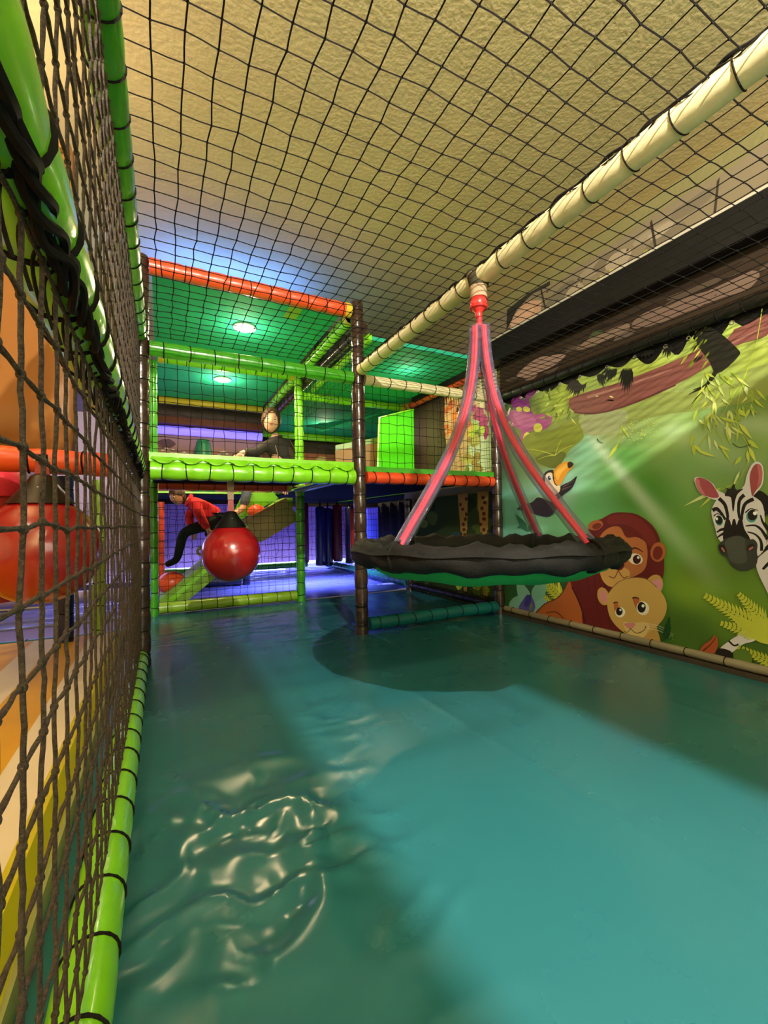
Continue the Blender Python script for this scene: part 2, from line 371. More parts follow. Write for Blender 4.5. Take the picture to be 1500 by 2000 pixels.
# ------------------------------------------------------------------ flat print helper
def shape_pts(vals, smooth):
    P = [(vals[i]/1000, vals[i+1]/1000) for i in range(0, len(vals), 2)]
    if not smooth: return P
    Q = []; n = len(P)
    for i in range(n):
        a, b, c, d = (np.array(P[(i+k-1) % n]) for k in range(4))
        for t in (0, .25, .5, .75): Q.append(tuple(.5*((2*b)+(-a+c)*t+(2*a-5*b+4*c-d)*t*t+(-a+3*b-3*c+d)*t**3)))
    return Q
LAY = [0]
def print_part(name, shapes, parent, X, m=None):
    mb = MB()
    for col, sm, txt in shapes:
        P = shape_pts([int(t) for t in txt.split()], sm); P = [p for i, p in enumerate(P) if math.dist(p, P[i-1]) > 1e-5]
        if len(P) < 3: continue
        LAY[0] += 1; x = X - .0004 - LAY[0]*.000012
        tris = geometry.tessellate_polygon([[Vector((p[0], p[1], 0)) for p in P]])
        f = []
        for t in tris:
            (a, b), (c, d), (e, g) = P[t[0]], P[t[1]], P[t[2]]
            f.append(t if (c-a)*(g-b)-(d-b)*(e-a) < 0 else t[::-1])
        mb.add([(x, p[0], p[1]) for p in P], f, lin(col))
    return mb.build(name, m or M['print'], parent, False)
MURAL={
 'printed_branch':[
  ('7d4a44',1,"1862 1450 1686 1459 1502 1458 1231 1479 1130 1498 1029 1529 925 1536 860 1548 862 1463 975 1457 1086 1403 1234 1359 1403 1329 1550 1316 1690 1322 1830 1361"),
  ('5e2f30',0,"1831 1354 1805 1346 1769 1334 1728 1323 1690 1315 1655 1311 1620 1309 1585 1308 1549 1309 1513 1311 1477 1314 1440 1318 1401 1323 1356 1330 1306 1339 1262 1348 1233 1353 1236 1362 1265 1356 1309 1348 1359 1339 1404 1332 1443 1327 1480 1323 1516 1320 1552 1319 1587 1318 1622 1319 1656 1321 1690 1325 1728 1333 1768 1344 1804 1356 1830 1364"),
  ('9a6a60',0,"1734 1420 1691 1420 1632 1420 1566 1421 1501 1422 1432 1425 1357 1429 1292 1433 1249 1436 1250 1441 1294 1440 1359 1437 1434 1435 1504 1433 1569 1433 1636 1434 1695 1435 1739 1436"),
  ('9a6a60',0,"1105 1431 1085 1438 1057 1449 1025 1460 994 1469 961 1477 925 1485 894 1492 873 1496 875 1501 896 1497 928 1492 963 1485 997 1478 1028 1469 1061 1459 1090 1449 1111 1443"),
 ],
 'printed_haze':[
  ('8d9a50',1,"1791 1340 1550 1311 1325 1338 1152 1308 866 1338 870 1206 1077 1201 1329 1224 1532 1197 1744 1201"),
  ('97a070',1,"1791 1340 1550 1311 1487 1270 1532 1197 1744 1201"),
 ],
 'printed_flower':[
  ('7e1f80',1,"2348 1509 2364 1581 2290 1595 2223 1505 2208 1437"),
  ('7e1f80',1,"2229 1572 2119 1581 2082 1495 2109 1414 2199 1435"),
  ('a3498a',1,"2405 1496 2294 1483 2191 1433 2062 1403 2001 1365 2049 1301 2161 1311 2203 1306 2267 1226 2302 1245 2281 1334 2389 1403"),
  ('b55d97',1,"2349 1469 2242 1444 2142 1383 2177 1340 2297 1378"),
  ('c9c94a',0,"2266 1478 2272 1472 2282 1469 2294 1471 2307 1476 2316 1484 2322 1494 2321 1502 2315 1508 2305 1510 2293 1508 2281 1503 2271 1495 2266 1486"),
  ('c9c94a',0,"2191 1458 2197 1452 2209 1450 2223 1453 2238 1459 2250 1469 2257 1479 2257 1488 2250 1494 2238 1495 2224 1493 2209 1486 2198 1477 2191 1467"),
  ('c9c94a',0,"2088 1307 2097 1297 2111 1291 2128 1292 2144 1298 2157 1310 2164 1324 2162 1338 2154 1349 2139 1354 2122 1353 2105 1347 2093 1335 2087 1321"),
  ('c9c94a',0,"2201 1264 2210 1250 2223 1240 2238 1238 2251 1243 2260 1255 2264 1270 2260 1287 2251 1301 2237 1310 2223 1312 2210 1306 2201 1295 2198 1280"),
  ('efe3a8',0,"2375 1414 2377 1409 2381 1406 2386 1404 2392 1406 2397 1409 2400 1414 2402 1420 2400 1425 2396 1428 2391 1429 2385 1428 2380 1425 2376 1420"),
  ('efe3a8',0,"2354 1392 2355 1387 2359 1383 2364 1382 2370 1383 2375 1387 2378 1392 2380 1397 2378 1402 2374 1406 2369 1407 2363 1406 2358 1402 2355 1397"),
  ('e9dcc0',0,"2425 1473 2388 1526 2376 1516 2406 1462"),
 ],
 'printed_foliage':[
  ('7d8a2c',1,"2284 1229 2212 1295 2004 1280 1832 1315 1769 1211 1797 1171 1865 1136 1930 1076 1983 1029 2120 1076 2135 1129 2217 1166"),
  ('5f6b26',1,"2151 1118 2055 1142 1907 1120 1930 1064 1990 1029 2104 1068"),
  ('b9c24e',0,"1986 1116 2008 1125 2040 1138 2077 1153 2113 1165 2149 1176 2189 1185 2225 1193 2250 1198 2250 1196 2225 1191 2189 1182 2150 1173 2114 1162 2078 1149 2042 1134 2010 1121 1988 1111"),
  ('b9c24e',0,"1984 1112 1980 1123 1973 1138 1965 1155 1958 1169 1951 1180 1943 1191 1937 1200 1932 1206 1934 1207 1939 1201 1946 1193 1954 1182 1961 1171 1969 1157 1977 1140 1985 1125 1990 1115"),
  ('b9c24e',0,"1987 1116 2000 1117 2018 1119 2039 1120 2060 1120 2080 1117 2102 1113 2122 1108 2136 1104 2135 1102 2121 1106 2101 1110 2079 1114 2059 1117 2039 1116 2018 1115 2000 1113 1987 1111"),
  ('b9c24e',0,"1985 1111 1973 1118 1955 1127 1935 1136 1916 1144 1898 1148 1879 1152 1862 1154 1850 1156 1851 1158 1863 1157 1880 1154 1899 1151 1918 1147 1937 1140 1958 1131 1976 1122 1989 1116"),
  ('5c6d22',0,"1858 1375 1872 1363 1879 1350 1888 1324 1870 1344 1861 1356"),
  ('8ea534',0,"1788 1351 1800 1354 1808 1351 1818 1342 1802 1342 1794 1343"),
  ('8ea534',0,"1943 1368 1957 1368 1964 1364 1975 1353 1957 1356 1948 1358"),
  ('7a8f2a',0,"1821 1435 1842 1437 1857 1433 1882 1422 1852 1424 1836 1426"),
  ('8ea534',0,"1808 1501 1822 1497 1829 1489 1838 1473 1821 1482 1812 1488"),
  ('8ea534',0,"1743 1496 1757 1485 1764 1473 1773 1449 1755 1467 1746 1478"),
  ('8ea534',0,"1973 1354 1991 1349 2001 1340 2016 1321 1992 1332 1981 1340"),
  ('c9d36a',0,"1757 1361 1767 1348 1770 1334 1772 1308 1761 1330 1756 1343"),
  ('c9d36a',0,"1942 1519 1955 1523 1964 1521 1978 1514 1959 1512 1950 1512"),
  ('c9d36a',0,"1866 1384 1855 1372 1844 1366 1822 1358 1840 1373 1851 1381"),
  ('c9d36a',0,"1830 1484 1843 1483 1850 1478 1859 1466 1842 1470 1834 1474"),
  ('7a8f2a',0,"1752 1427 1745 1412 1735 1402 1715 1386 1728 1407 1737 1418"),
  ('5c6d22',0,"1941 1373 1960 1370 1972 1362 1990 1344 1964 1354 1951 1360"),
  ('5c6d22',0,"2029 1525 2029 1510 2024 1497 2009 1475 2013 1498 2016 1510"),
  ('c9d36a',0,"1769 1453 1762 1438 1752 1427 1732 1409 1745 1431 1753 1442"),
  ('5c6d22',0,"2064 1378 2052 1365 2040 1359 2015 1351 2035 1366 2046 1374"),
  ('c9d36a',0,"1761 1433 1764 1419 1760 1407 1750 1385 1751 1407 1752 1419"),
  ('c9d36a',0,"1966 1388 1960 1370 1951 1356 1930 1333 1942 1359 1949 1373"),
  ('7a8f2a',0,"2012 1564 2022 1553 2025 1541 2025 1518 2014 1537 2009 1547"),
  ('7a8f2a',0,"1988 1438 2001 1430 2006 1420 2010 1399 1995 1414 1989 1423"),
  ('8ea534',0,"2057 1383 2077 1388 2091 1387 2117 1380 2088 1377 2072 1377"),
  ('7a8f2a',0,"1744 1383 1764 1386 1779 1383 1805 1373 1775 1374 1759 1375"),
  ('8ea534',0,"2011 1492 1998 1479 1985 1472 1960 1463 1981 1480 1993 1488"),
  ('7a8f2a',0,"1762 1377 1751 1363 1740 1356 1717 1345 1735 1362 1746 1371"),
  ('7a8f2a',0,"1903 1481 1916 1482 1924 1477 1934 1466 1916 1469 1908 1472"),
  ('c9d36a',0,"1855 1425 1850 1414 1843 1407 1826 1398 1836 1412 1842 1420"),
  ('aebf3f',0,"2053 1409 2043 1393 2030 1382 2004 1365 2023 1387 2034 1399"),
  ('c9d36a',0,"1945 1404 1935 1389 1923 1380 1900 1366 1917 1386 1927 1396"),
  ('c9d36a',0,"1848 1406 1834 1393 1821 1387 1796 1379 1818 1394 1830 1402"),
  ('c9d36a',0,"1840 1429 1840 1412 1834 1399 1820 1376 1824 1400 1828 1413"),
  ('8ea534',0,"1974 1489 1977 1475 1973 1463 1962 1442 1962 1463 1964 1474"),
  ('8ea534',0,"1748 1305 1762 1301 1771 1294 1783 1278 1763 1287 1754 1293"),
  ('7a8f2a',0,"1791 1319 1807 1315 1818 1307 1833 1290 1810 1299 1799 1306"),
  ('c9d36a',0,"1861 1335 1852 1315 1841 1302 1816 1278 1833 1305 1843 1320"),
  ('8ea534',0,"1821 1514 1838 1517 1849 1515 1868 1507 1845 1506 1833 1507"),
  ('8ea534',0,"1810 1479 1826 1469 1834 1457 1846 1433 1825 1451 1815 1462"),
  ('8ea534',0,"2052 1556 2067 1558 2077 1555 2090 1544 2070 1545 2059 1547"),
  ('8ea534',0,"1925 1474 1936 1472 1941 1466 1946 1452 1932 1459 1925 1463"),
  ('7a8f2a',0,"1824 1443 1845 1441 1859 1434 1882 1418 1853 1426 1838 1431"),
  ('c9d36a',0,"1835 1410 1845 1399 1848 1388 1848 1366 1838 1384 1833 1394"),
  ('c9d36a',0,"1967 1451 1977 1442 1980 1433 1980 1414 1969 1428 1965 1437"),
  ('8ea534',0,"1927 1376 1941 1371 1947 1363 1955 1346 1938 1356 1930 1363"),
  ('5c6d22',0,"1865 1414 1877 1399 1881 1385 1884 1357 1871 1380 1865 1394"),
  ('5c6d22',0,"1951 1364 1964 1369 1974 1369 1990 1363 1971 1359 1961 1358"),
  ('8ea534',0,"1959 1370 1955 1355 1947 1344 1927 1327 1938 1348 1944 1359"),
  ('8ea534',0,"1972 1352 1959 1332 1944 1319 1915 1297 1937 1324 1950 1338"),
  ('c9d36a',0,"1817 1456 1812 1446 1804 1440 1789 1433 1799 1446 1805 1453"),
  ('7a8f2a',0,"1757 1472 1775 1477 1789 1476 1812 1471 1786 1467 1771 1466"),
  ('5c6d22',0,"1970 1393 1973 1383 1969 1375 1958 1361 1958 1376 1960 1384"),
  ('8ea534',0,"1985 1464 1971 1450 1958 1443 1931 1434 1954 1451 1967 1459"),
  ('5c6d22',0,"1969 1430 1987 1427 1998 1419 2015 1402 1990 1411 1978 1417"),
  ('5c6d22',0,"2066 1562 2053 1544 2038 1532 2009 1514 2031 1538 2044 1551"),
  ('5c6d22',0,"1818 1513 1836 1512 1848 1507 1867 1494 1842 1498 1829 1502"),
  ('5c6d22',0,"2059 1532 2082 1528 2096 1519 2119 1500 2088 1511 2072 1517"),
  ('7a8f2a',0,"2071 1417 2062 1400 2051 1389 2026 1371 2042 1394 2052 1406"),
  ('7a8f2a',0,"1906 1399 1923 1389 1931 1377 1942 1353 1922 1371 1911 1381"),
  ('7a8f2a',0,"1961 1559 1960 1543 1953 1530 1938 1506 1943 1530 1948 1544"),
  ('c9d36a',0,"2022 1472 2039 1468 2048 1460 2061 1443 2039 1452 2028 1459"),
  ('c9d36a',0,"1922 1433 1944 1438 1960 1436 1987 1430 1956 1427 1939 1426"),
  ('aebf3f',0,"1803 1378 1788 1364 1773 1357 1746 1347 1770 1364 1784 1373"),
  ('c3c957',0,"1600 1404 1610 1402 1615 1397 1620 1385 1608 1390 1602 1394"),
  ('d9d98c',0,"1508 1328 1501 1320 1494 1317 1480 1315 1492 1324 1498 1328"),
  ('b7a04c',0,"1567 1394 1579 1403 1589 1407 1609 1410 1591 1399 1580 1394"),
  ('d9d98c',0,"1749 1400 1759 1411 1769 1416 1789 1422 1772 1408 1763 1402"),
  ('a8b53c',0,"1693 1407 1707 1409 1717 1406 1732 1398 1712 1398 1702 1399"),
  ('a8b53c',0,"1801 1437 1818 1440 1830 1437 1851 1429 1826 1428 1813 1429"),
  ('d9d98c',0,"1755 1403 1771 1413 1785 1417 1810 1421 1786 1409 1772 1404"),
  ('c3c957',0,"1548 1358 1541 1350 1534 1348 1521 1347 1532 1355 1539 1359"),
  ('b7a04c',0,"1822 1411 1830 1420 1838 1424 1854 1429 1842 1417 1834 1412"),
  ('c3c957',0,"1708 1399 1710 1390 1706 1383 1696 1371 1698 1384 1700 1391"),
  ('d9d98c',0,"1833 1458 1846 1451 1852 1442 1859 1422 1843 1435 1835 1444"),
  ('b7a04c',0,"1824 1390 1815 1380 1806 1376 1789 1371 1803 1383 1811 1388"),
  ('b7a04c',0,"1557 1373 1555 1359 1550 1348 1537 1330 1542 1350 1546 1361"),
  ('b7a04c',0,"1803 1392 1792 1376 1780 1367 1757 1352 1775 1372 1786 1383"),
  ('b7a04c',0,"1664 1377 1680 1379 1692 1376 1711 1367 1688 1367 1675 1369"),
  ('b7a04c',0,"1816 1464 1806 1457 1799 1457 1786 1460 1800 1466 1808 1468"),
  ('b7a04c',0,"1855 1436 1852 1421 1845 1410 1828 1391 1836 1412 1842 1424"),
  ('a8b53c',0,"1681 1422 1670 1416 1663 1416 1650 1420 1664 1425 1672 1426"),
  ('d9d98c',0,"1547 1357 1542 1348 1535 1344 1522 1339 1531 1350 1537 1355"),
  ('a8b53c',0,"1610 1408 1609 1396 1604 1388 1592 1374 1596 1390 1600 1399"),
  ('d9d98c',0,"1525 1334 1538 1334 1545 1330 1557 1320 1540 1323 1532 1325"),
  ('d9d98c',0,"1573 1375 1584 1380 1592 1379 1605 1375 1590 1371 1581 1370"),
  ('b7a04c',0,"1776 1454 1767 1447 1759 1446 1746 1448 1760 1455 1768 1457"),
  ('b7a04c',0,"1607 1395 1616 1401 1623 1402 1635 1399 1622 1394 1615 1391"),
  ('b7a04c',0,"1576 1387 1568 1382 1561 1381 1550 1384 1562 1389 1569 1391"),
  ('c3c957',0,"1851 1471 1865 1470 1873 1464 1884 1451 1866 1456 1857 1460"),
  ('c3c957',0,"1654 1342 1667 1346 1676 1344 1690 1338 1672 1336 1663 1336"),
  ('d9d98c',0,"1765 1385 1776 1396 1787 1402 1808 1409 1790 1394 1780 1388"),
  ('b7a04c',0,"1671 1363 1654 1360 1642 1363 1622 1371 1645 1371 1658 1370"),
  ('b7a04c',0,"1623 1343 1632 1340 1635 1334 1637 1321 1627 1328 1622 1333"),
  ('d9d98c',0,"1658 1417 1667 1424 1674 1425 1688 1424 1674 1417 1667 1414"),
  ('b7a04c',0,"1550 1377 1537 1375 1528 1377 1513 1385 1531 1385 1541 1384"),
  ('a8b53c',0,"1645 1389 1635 1376 1625 1367 1604 1355 1620 1373 1629 1382"),
  ('b7a04c',0,"1541 1314 1551 1317 1557 1315 1567 1308 1554 1307 1547 1307"),
  ('c3c957',0,"1575 1380 1567 1372 1560 1369 1547 1368 1559 1377 1565 1381"),
  ('d9d98c',0,"1760 1444 1748 1433 1736 1428 1714 1422 1733 1436 1745 1442"),
  ('a8b53c',0,"1832 1410 1819 1406 1811 1408 1798 1414 1815 1417 1824 1417"),
  ('c3c957',0,"1540 1386 1537 1374 1531 1367 1517 1355 1524 1371 1530 1379"),
  ('c3c957',0,"1618 1352 1631 1354 1640 1352 1654 1343 1636 1343 1626 1344"),
  ('d9d98c',0,"1601 1387 1598 1375 1592 1367 1578 1354 1585 1370 1590 1379"),
  ('a8b53c',0,"1828 1455 1844 1465 1858 1469 1884 1473 1859 1461 1845 1455"),
  ('c3c957',0,"1831 1404 1842 1408 1849 1407 1859 1400 1844 1398 1837 1398"),
  ('c3c957',0,"1560 1363 1576 1372 1590 1376 1615 1380 1590 1368 1577 1363"),
  ('d9d98c',0,"1659 1414 1669 1423 1679 1426 1697 1429 1681 1419 1672 1414"),
  ('d9d98c',0,"1592 1398 1586 1389 1579 1384 1564 1380 1575 1391 1581 1396"),
 ],
 'printed_dark_leaves':[
  ('14150f',0,"1820 1565 1851 1559 1869 1544 1894 1511 1853 1529 1833 1540"),
  ('14150f',0,"1813 1563 1842 1553 1858 1536 1879 1500 1841 1522 1823 1536"),
  ('14150f',0,"1806 1561 1833 1546 1847 1525 1865 1483 1829 1513 1813 1530"),
  ('14150f',0,"1798 1559 1824 1540 1836 1518 1850 1472 1818 1506 1803 1526"),
  ('14150f',0,"1791 1557 1815 1533 1825 1507 1835 1456 1806 1497 1793 1521"),
  ('14150f',0,"1784 1554 1806 1531 1814 1506 1820 1456 1795 1496 1784 1519"),
  ('14150f',0,"1777 1552 1797 1525 1803 1497 1806 1443 1784 1488 1774 1514"),
  ('14150f',0,"1770 1550 1787 1529 1792 1506 1791 1461 1772 1498 1765 1519"),
  ('14150f',0,"1763 1548 1778 1529 1780 1509 1776 1471 1761 1502 1756 1520"),
  ('14150f',0,"1756 1546 1769 1524 1769 1503 1762 1461 1750 1497 1746 1517"),
  ('14150f',0,"1749 1544 1760 1528 1758 1513 1747 1483 1739 1508 1737 1523"),
  ('14150f',0,"1661 1550 1666 1535 1665 1521 1660 1496 1657 1519 1656 1533"),
  ('14150f',0,"1656 1548 1659 1527 1658 1509 1651 1475 1649 1507 1650 1525"),
  ('14150f',0,"1651 1547 1653 1525 1650 1506 1641 1472 1642 1505 1644 1523"),
  ('14150f',0,"1647 1545 1647 1520 1642 1498 1631 1459 1635 1497 1637 1519"),
  ('14150f',0,"1642 1544 1640 1514 1635 1489 1622 1444 1627 1488 1631 1513"),
  ('14150f',0,"1637 1542 1634 1517 1627 1497 1612 1460 1619 1497 1625 1517"),
  ('14150f',0,"1632 1541 1627 1522 1619 1508 1601 1483 1612 1510 1619 1524"),
  ('14150f',0,"1588 1558 1610 1558 1624 1551 1647 1533 1616 1539 1601 1544"),
  ('14150f',0,"1581 1556 1603 1544 1616 1529 1634 1496 1605 1519 1591 1533"),
  ('14150f',0,"1575 1554 1595 1542 1606 1527 1621 1495 1595 1518 1582 1531"),
  ('14150f',0,"1568 1552 1587 1532 1596 1511 1609 1470 1585 1504 1574 1523"),
  ('14150f',0,"1562 1550 1578 1532 1586 1513 1595 1476 1575 1506 1565 1524"),
  ('14150f',0,"1556 1548 1570 1531 1576 1513 1582 1478 1565 1506 1557 1523"),
  ('14150f',0,"1549 1546 1562 1534 1566 1520 1569 1491 1554 1513 1548 1526"),
  ('14150f',0,"1543 1544 1554 1532 1556 1518 1556 1491 1544 1512 1540 1525"),
  ('14150f',0,"1500 1530 1516 1514 1524 1496 1535 1461 1514 1489 1504 1505"),
  ('14150f',0,"1494 1528 1510 1502 1517 1478 1525 1430 1506 1472 1497 1495"),
  ('14150f',0,"1489 1526 1503 1491 1509 1459 1515 1399 1498 1454 1490 1485"),
  ('14150f',0,"1484 1525 1497 1484 1501 1448 1504 1380 1490 1443 1483 1479"),
  ('14150f',0,"1479 1523 1490 1485 1493 1451 1494 1388 1481 1447 1476 1480"),
  ('14150f',0,"1473 1521 1483 1479 1485 1442 1483 1373 1474 1438 1470 1474"),
  ('14150f',0,"1468 1519 1476 1481 1476 1447 1472 1385 1465 1444 1463 1477"),
  ('14150f',0,"1463 1518 1469 1486 1468 1458 1461 1407 1457 1455 1456 1483"),
  ('14150f',0,"1458 1516 1462 1489 1460 1464 1450 1420 1449 1462 1449 1486"),
  ('14150f',0,"1407 1599 1430 1608 1445 1606 1471 1593 1438 1587 1422 1586"),
  ('14150f',0,"1396 1595 1418 1598 1431 1591 1449 1570 1420 1573 1405 1577"),
  ('14150f',0,"1385 1591 1406 1590 1415 1580 1427 1556 1402 1565 1390 1571"),
  ('14150f',0,"1375 1587 1393 1584 1399 1573 1406 1548 1385 1559 1375 1567"),
  ('14150f',0,"1364 1583 1380 1578 1384 1568 1384 1543 1368 1556 1361 1564"),
  ('14150f',0,"1354 1580 1366 1574 1368 1564 1363 1542 1351 1554 1347 1563"),
  ('14150f',0,"1344 1576 1353 1570 1352 1563 1342 1547 1335 1558 1334 1565"),
  ('14150f',0,"1279 1571 1290 1568 1297 1561 1305 1545 1290 1553 1283 1559"),
  ('14150f',0,"1273 1569 1283 1558 1288 1546 1293 1521 1280 1540 1274 1551"),
  ('14150f',0,"1266 1566 1275 1554 1278 1541 1280 1515 1270 1536 1266 1548"),
  ('14150f',0,"1260 1564 1267 1547 1269 1530 1268 1499 1260 1526 1258 1542"),
  ('14150f',0,"1254 1562 1259 1547 1259 1533 1255 1507 1251 1530 1249 1544"),
  ('14150f',0,"1248 1559 1251 1548 1249 1538 1242 1519 1241 1536 1241 1546"),
  ('1b1c16',1,"1136 1571 1073 1581 975 1449 969 1406 1050 1357 1085 1429 1122 1503"),
  ('1b1c14',0,"1064 1376 1070 1367 1078 1355 1088 1340 1100 1324 1116 1304 1136 1280 1154 1257 1167 1241 1166 1240 1151 1254 1131 1274 1110 1296 1092 1314 1078 1328 1066 1341 1056 1352 1049 1359"),
  ('1b1c14',0,"1065 1376 1070 1366 1078 1352 1087 1337 1099 1325 1117 1315 1140 1307 1162 1299 1177 1294 1177 1292 1160 1295 1137 1299 1113 1306 1093 1313 1078 1325 1065 1338 1056 1351 1049 1359"),
  ('1b1c14',0,"1065 1376 1070 1365 1079 1351 1089 1336 1099 1325 1113 1318 1129 1315 1145 1313 1156 1311 1156 1309 1144 1308 1127 1308 1109 1309 1093 1313 1079 1324 1067 1337 1056 1351 1049 1359"),
  ('1b1c14',0,"1064 1376 1071 1366 1080 1351 1091 1336 1100 1324 1108 1316 1116 1311 1123 1306 1128 1303 1128 1301 1121 1302 1113 1304 1103 1308 1092 1314 1081 1324 1068 1338 1057 1350 1049 1359"),
  ('1b1c14',0,"1064 1376 1071 1366 1082 1351 1093 1335 1100 1324 1104 1318 1104 1316 1104 1315 1104 1313 1104 1312 1103 1310 1101 1309 1098 1310 1092 1314 1082 1324 1070 1337 1058 1350 1049 1359"),
  ('1c1d10',0,"1124 1528 1136 1521 1143 1512 1154 1493 1137 1506 1129 1514"),
  ('6c7a1e',0,"1088 1532 1096 1530 1100 1524 1105 1512 1095 1518 1090 1522"),
  ('8fa32a',0,"1085 1599 1097 1592 1105 1582 1117 1562 1100 1576 1091 1584"),
  ('b4c243',0,"1120 1520 1132 1513 1139 1504 1150 1485 1134 1498 1126 1506"),
  ('1c1d10',0,"1129 1467 1141 1460 1148 1451 1160 1431 1143 1444 1135 1453"),
  ('1c1d10',0,"1119 1462 1130 1456 1136 1448 1145 1431 1131 1442 1124 1449"),
  ('1c1d10',0,"1102 1509 1112 1505 1118 1497 1126 1482 1112 1491 1106 1497"),
  ('b4c243',0,"1176 1487 1189 1479 1197 1470 1209 1449 1192 1463 1183 1472"),
  ('6c7a1e',0,"1145 1446 1156 1441 1162 1433 1170 1417 1156 1427 1149 1433"),
  ('8fa32a',0,"1171 1489 1184 1481 1193 1471 1205 1449 1187 1464 1178 1474"),
  ('6c7a1e',0,"1080 1469 1093 1460 1102 1449 1115 1426 1097 1443 1087 1453"),
  ('8fa32a',0,"1121 1600 1130 1597 1135 1591 1141 1578 1129 1585 1124 1590"),
  ('1c1d10',0,"1071 1493 1081 1488 1087 1480 1096 1463 1082 1474 1075 1481"),
  ('6c7a1e',0,"1102 1537 1115 1529 1124 1519 1136 1497 1118 1512 1109 1522"),
  ('1c1d10',0,"1078 1483 1088 1477 1094 1469 1103 1452 1089 1463 1082 1470"),
  ('8fa32a',0,"1086 1433 1099 1425 1107 1415 1119 1393 1102 1409 1093 1418"),
  ('8fa32a',0,"1147 1610 1157 1605 1163 1598 1172 1582 1158 1591 1151 1597"),
  ('1c1d10',0,"1087 1589 1101 1580 1111 1568 1125 1545 1105 1562 1095 1572"),
  ('1c1d10',0,"1108 1464 1118 1460 1123 1453 1131 1438 1118 1447 1112 1453"),
  ('b4c243',0,"1114 1494 1127 1486 1135 1476 1147 1456 1129 1470 1121 1479"),
  ('6c7a1e',0,"1130 1539 1142 1532 1149 1523 1160 1504 1144 1517 1136 1525"),
  ('8fa32a',0,"1142 1572 1155 1565 1162 1555 1174 1535 1157 1549 1148 1557"),
  ('6c7a1e',0,"1153 1626 1163 1623 1168 1617 1174 1603 1162 1610 1156 1615"),
  ('8fa32a',0,"1127 1557 1137 1554 1141 1548 1147 1535 1136 1542 1130 1547"),
  ('1c1d10',0,"1094 1595 1105 1589 1112 1581 1122 1563 1107 1575 1099 1582"),
  ('6c7a1e',0,"1143 1460 1157 1452 1165 1442 1177 1421 1159 1436 1150 1445"),
 ],
 'printed_vine':[
  ('a9bb3d',0,"879 1581 883 1556 889 1519 896 1480 902 1447 909 1422 915 1401 922 1382 931 1360 941 1336 951 1311 964 1286 982 1261 1007 1237 1040 1211 1071 1188 1094 1171 1092 1169 1070 1185 1038 1209 1006 1234 980 1259 962 1284 949 1309 939 1334 929 1358 920 1380 913 1399 906 1420 900 1445 893 1478 886 1518 880 1554 876 1579"),
  ('a9bb3d',0,"932 1361 940 1333 954 1293 967 1249 977 1210 982 1178 984 1149 983 1122 980 1094 972 1066 960 1039 949 1013 943 990 942 969 945 951 951 932 958 912 969 886 984 856 999 829 1009 810 1008 809 997 828 983 855 967 884 956 910 948 931 943 950 939 969 940 990 947 1014 958 1040 970 1067 977 1095 980 1122 981 1149 979 1177 974 1208 964 1247 951 1291 937 1331 928 1358"),
  ('a9bb3d',0,"982 1262 992 1244 1006 1218 1023 1189 1042 1160 1065 1129 1091 1096 1117 1064 1137 1040 1151 1025 1160 1017 1166 1013 1170 1009 1169 1007 1164 1010 1158 1014 1149 1022 1135 1037 1114 1062 1088 1093 1062 1127 1040 1157 1021 1186 1003 1216 989 1241 979 1259"),
  ('a9bb3d',0,"1049 1158 1038 1147 1021 1132 1003 1114 987 1095 970 1072 953 1045 939 1020 928 1003 927 1004 937 1021 952 1046 968 1073 985 1097 1001 1117 1019 1135 1036 1150 1047 1161"),
  ('a9bb3d',0,"1081 1132 1072 1114 1061 1089 1048 1063 1039 1038 1032 1016 1026 993 1022 974 1019 960 1017 960 1020 974 1024 994 1029 1017 1036 1039 1046 1064 1058 1091 1069 1116 1077 1133"),
  ('a9bb3d',0,"943 973 938 962 930 947 923 932 918 922 916 923 921 933 928 949 935 964 940 975"),
  ('a9bb3d',0,"1523 1227 1529 1200 1538 1161 1549 1120 1560 1089 1571 1070 1584 1058 1597 1049 1605 1043 1603 1041 1594 1047 1582 1055 1568 1067 1555 1087 1544 1118 1534 1159 1524 1198 1518 1225"),
  ('a9bb3d',0,"987 851 1000 845 1018 837 1041 826 1067 815 1101 800 1144 782 1186 765 1215 752 1214 750 1185 762 1143 779 1100 797 1066 812 1039 823 1017 833 998 841 986 847"),
  ('b6c544',0,"932 1168 944 1156 949 1142 957 1114 942 1136 935 1149"),
  ('b9c870',0,"1087 1333 1082 1320 1075 1311 1059 1300 1069 1318 1075 1327"),
  ('a3b53c',0,"960 1186 962 1172 960 1160 953 1139 952 1160 953 1172"),
  ('b6c544',0,"977 1098 984 1078 986 1060 986 1027 978 1058 975 1075"),
  ('b6c544',0,"1069 1147 1069 1133 1065 1123 1054 1106 1057 1126 1059 1136"),
  ('cdd77a',0,"1036 1105 1022 1086 1008 1075 982 1058 1004 1083 1017 1096"),
  ('b6c544',0,"1100 1380 1101 1365 1097 1352 1087 1329 1089 1353 1091 1366"),
  ('cdd77a',0,"1006 1100 994 1083 982 1072 959 1057 978 1080 989 1092"),
  ('8fa63a',0,"959 1285 960 1272 956 1263 947 1246 949 1265 951 1274"),
  ('8fa63a',0,"987 1142 983 1129 977 1123 964 1113 972 1129 977 1137"),
  ('a3b53c',0,"1029 1129 1021 1114 1012 1105 994 1093 1007 1112 1015 1122"),
  ('b9c870',0,"1073 1174 1063 1151 1051 1136 1028 1111 1045 1142 1055 1158"),
  ('b6c544',0,"1027 1092 1026 1069 1021 1051 1009 1020 1013 1053 1017 1071"),
  ('a3b53c',0,"1025 1322 1015 1302 1004 1289 981 1268 998 1295 1009 1310"),
  ('8fa63a',0,"1045 1359 1042 1342 1036 1329 1021 1308 1029 1332 1034 1346"),
  ('8fa63a',0,"933 1308 943 1306 949 1300 957 1286 944 1292 937 1296"),
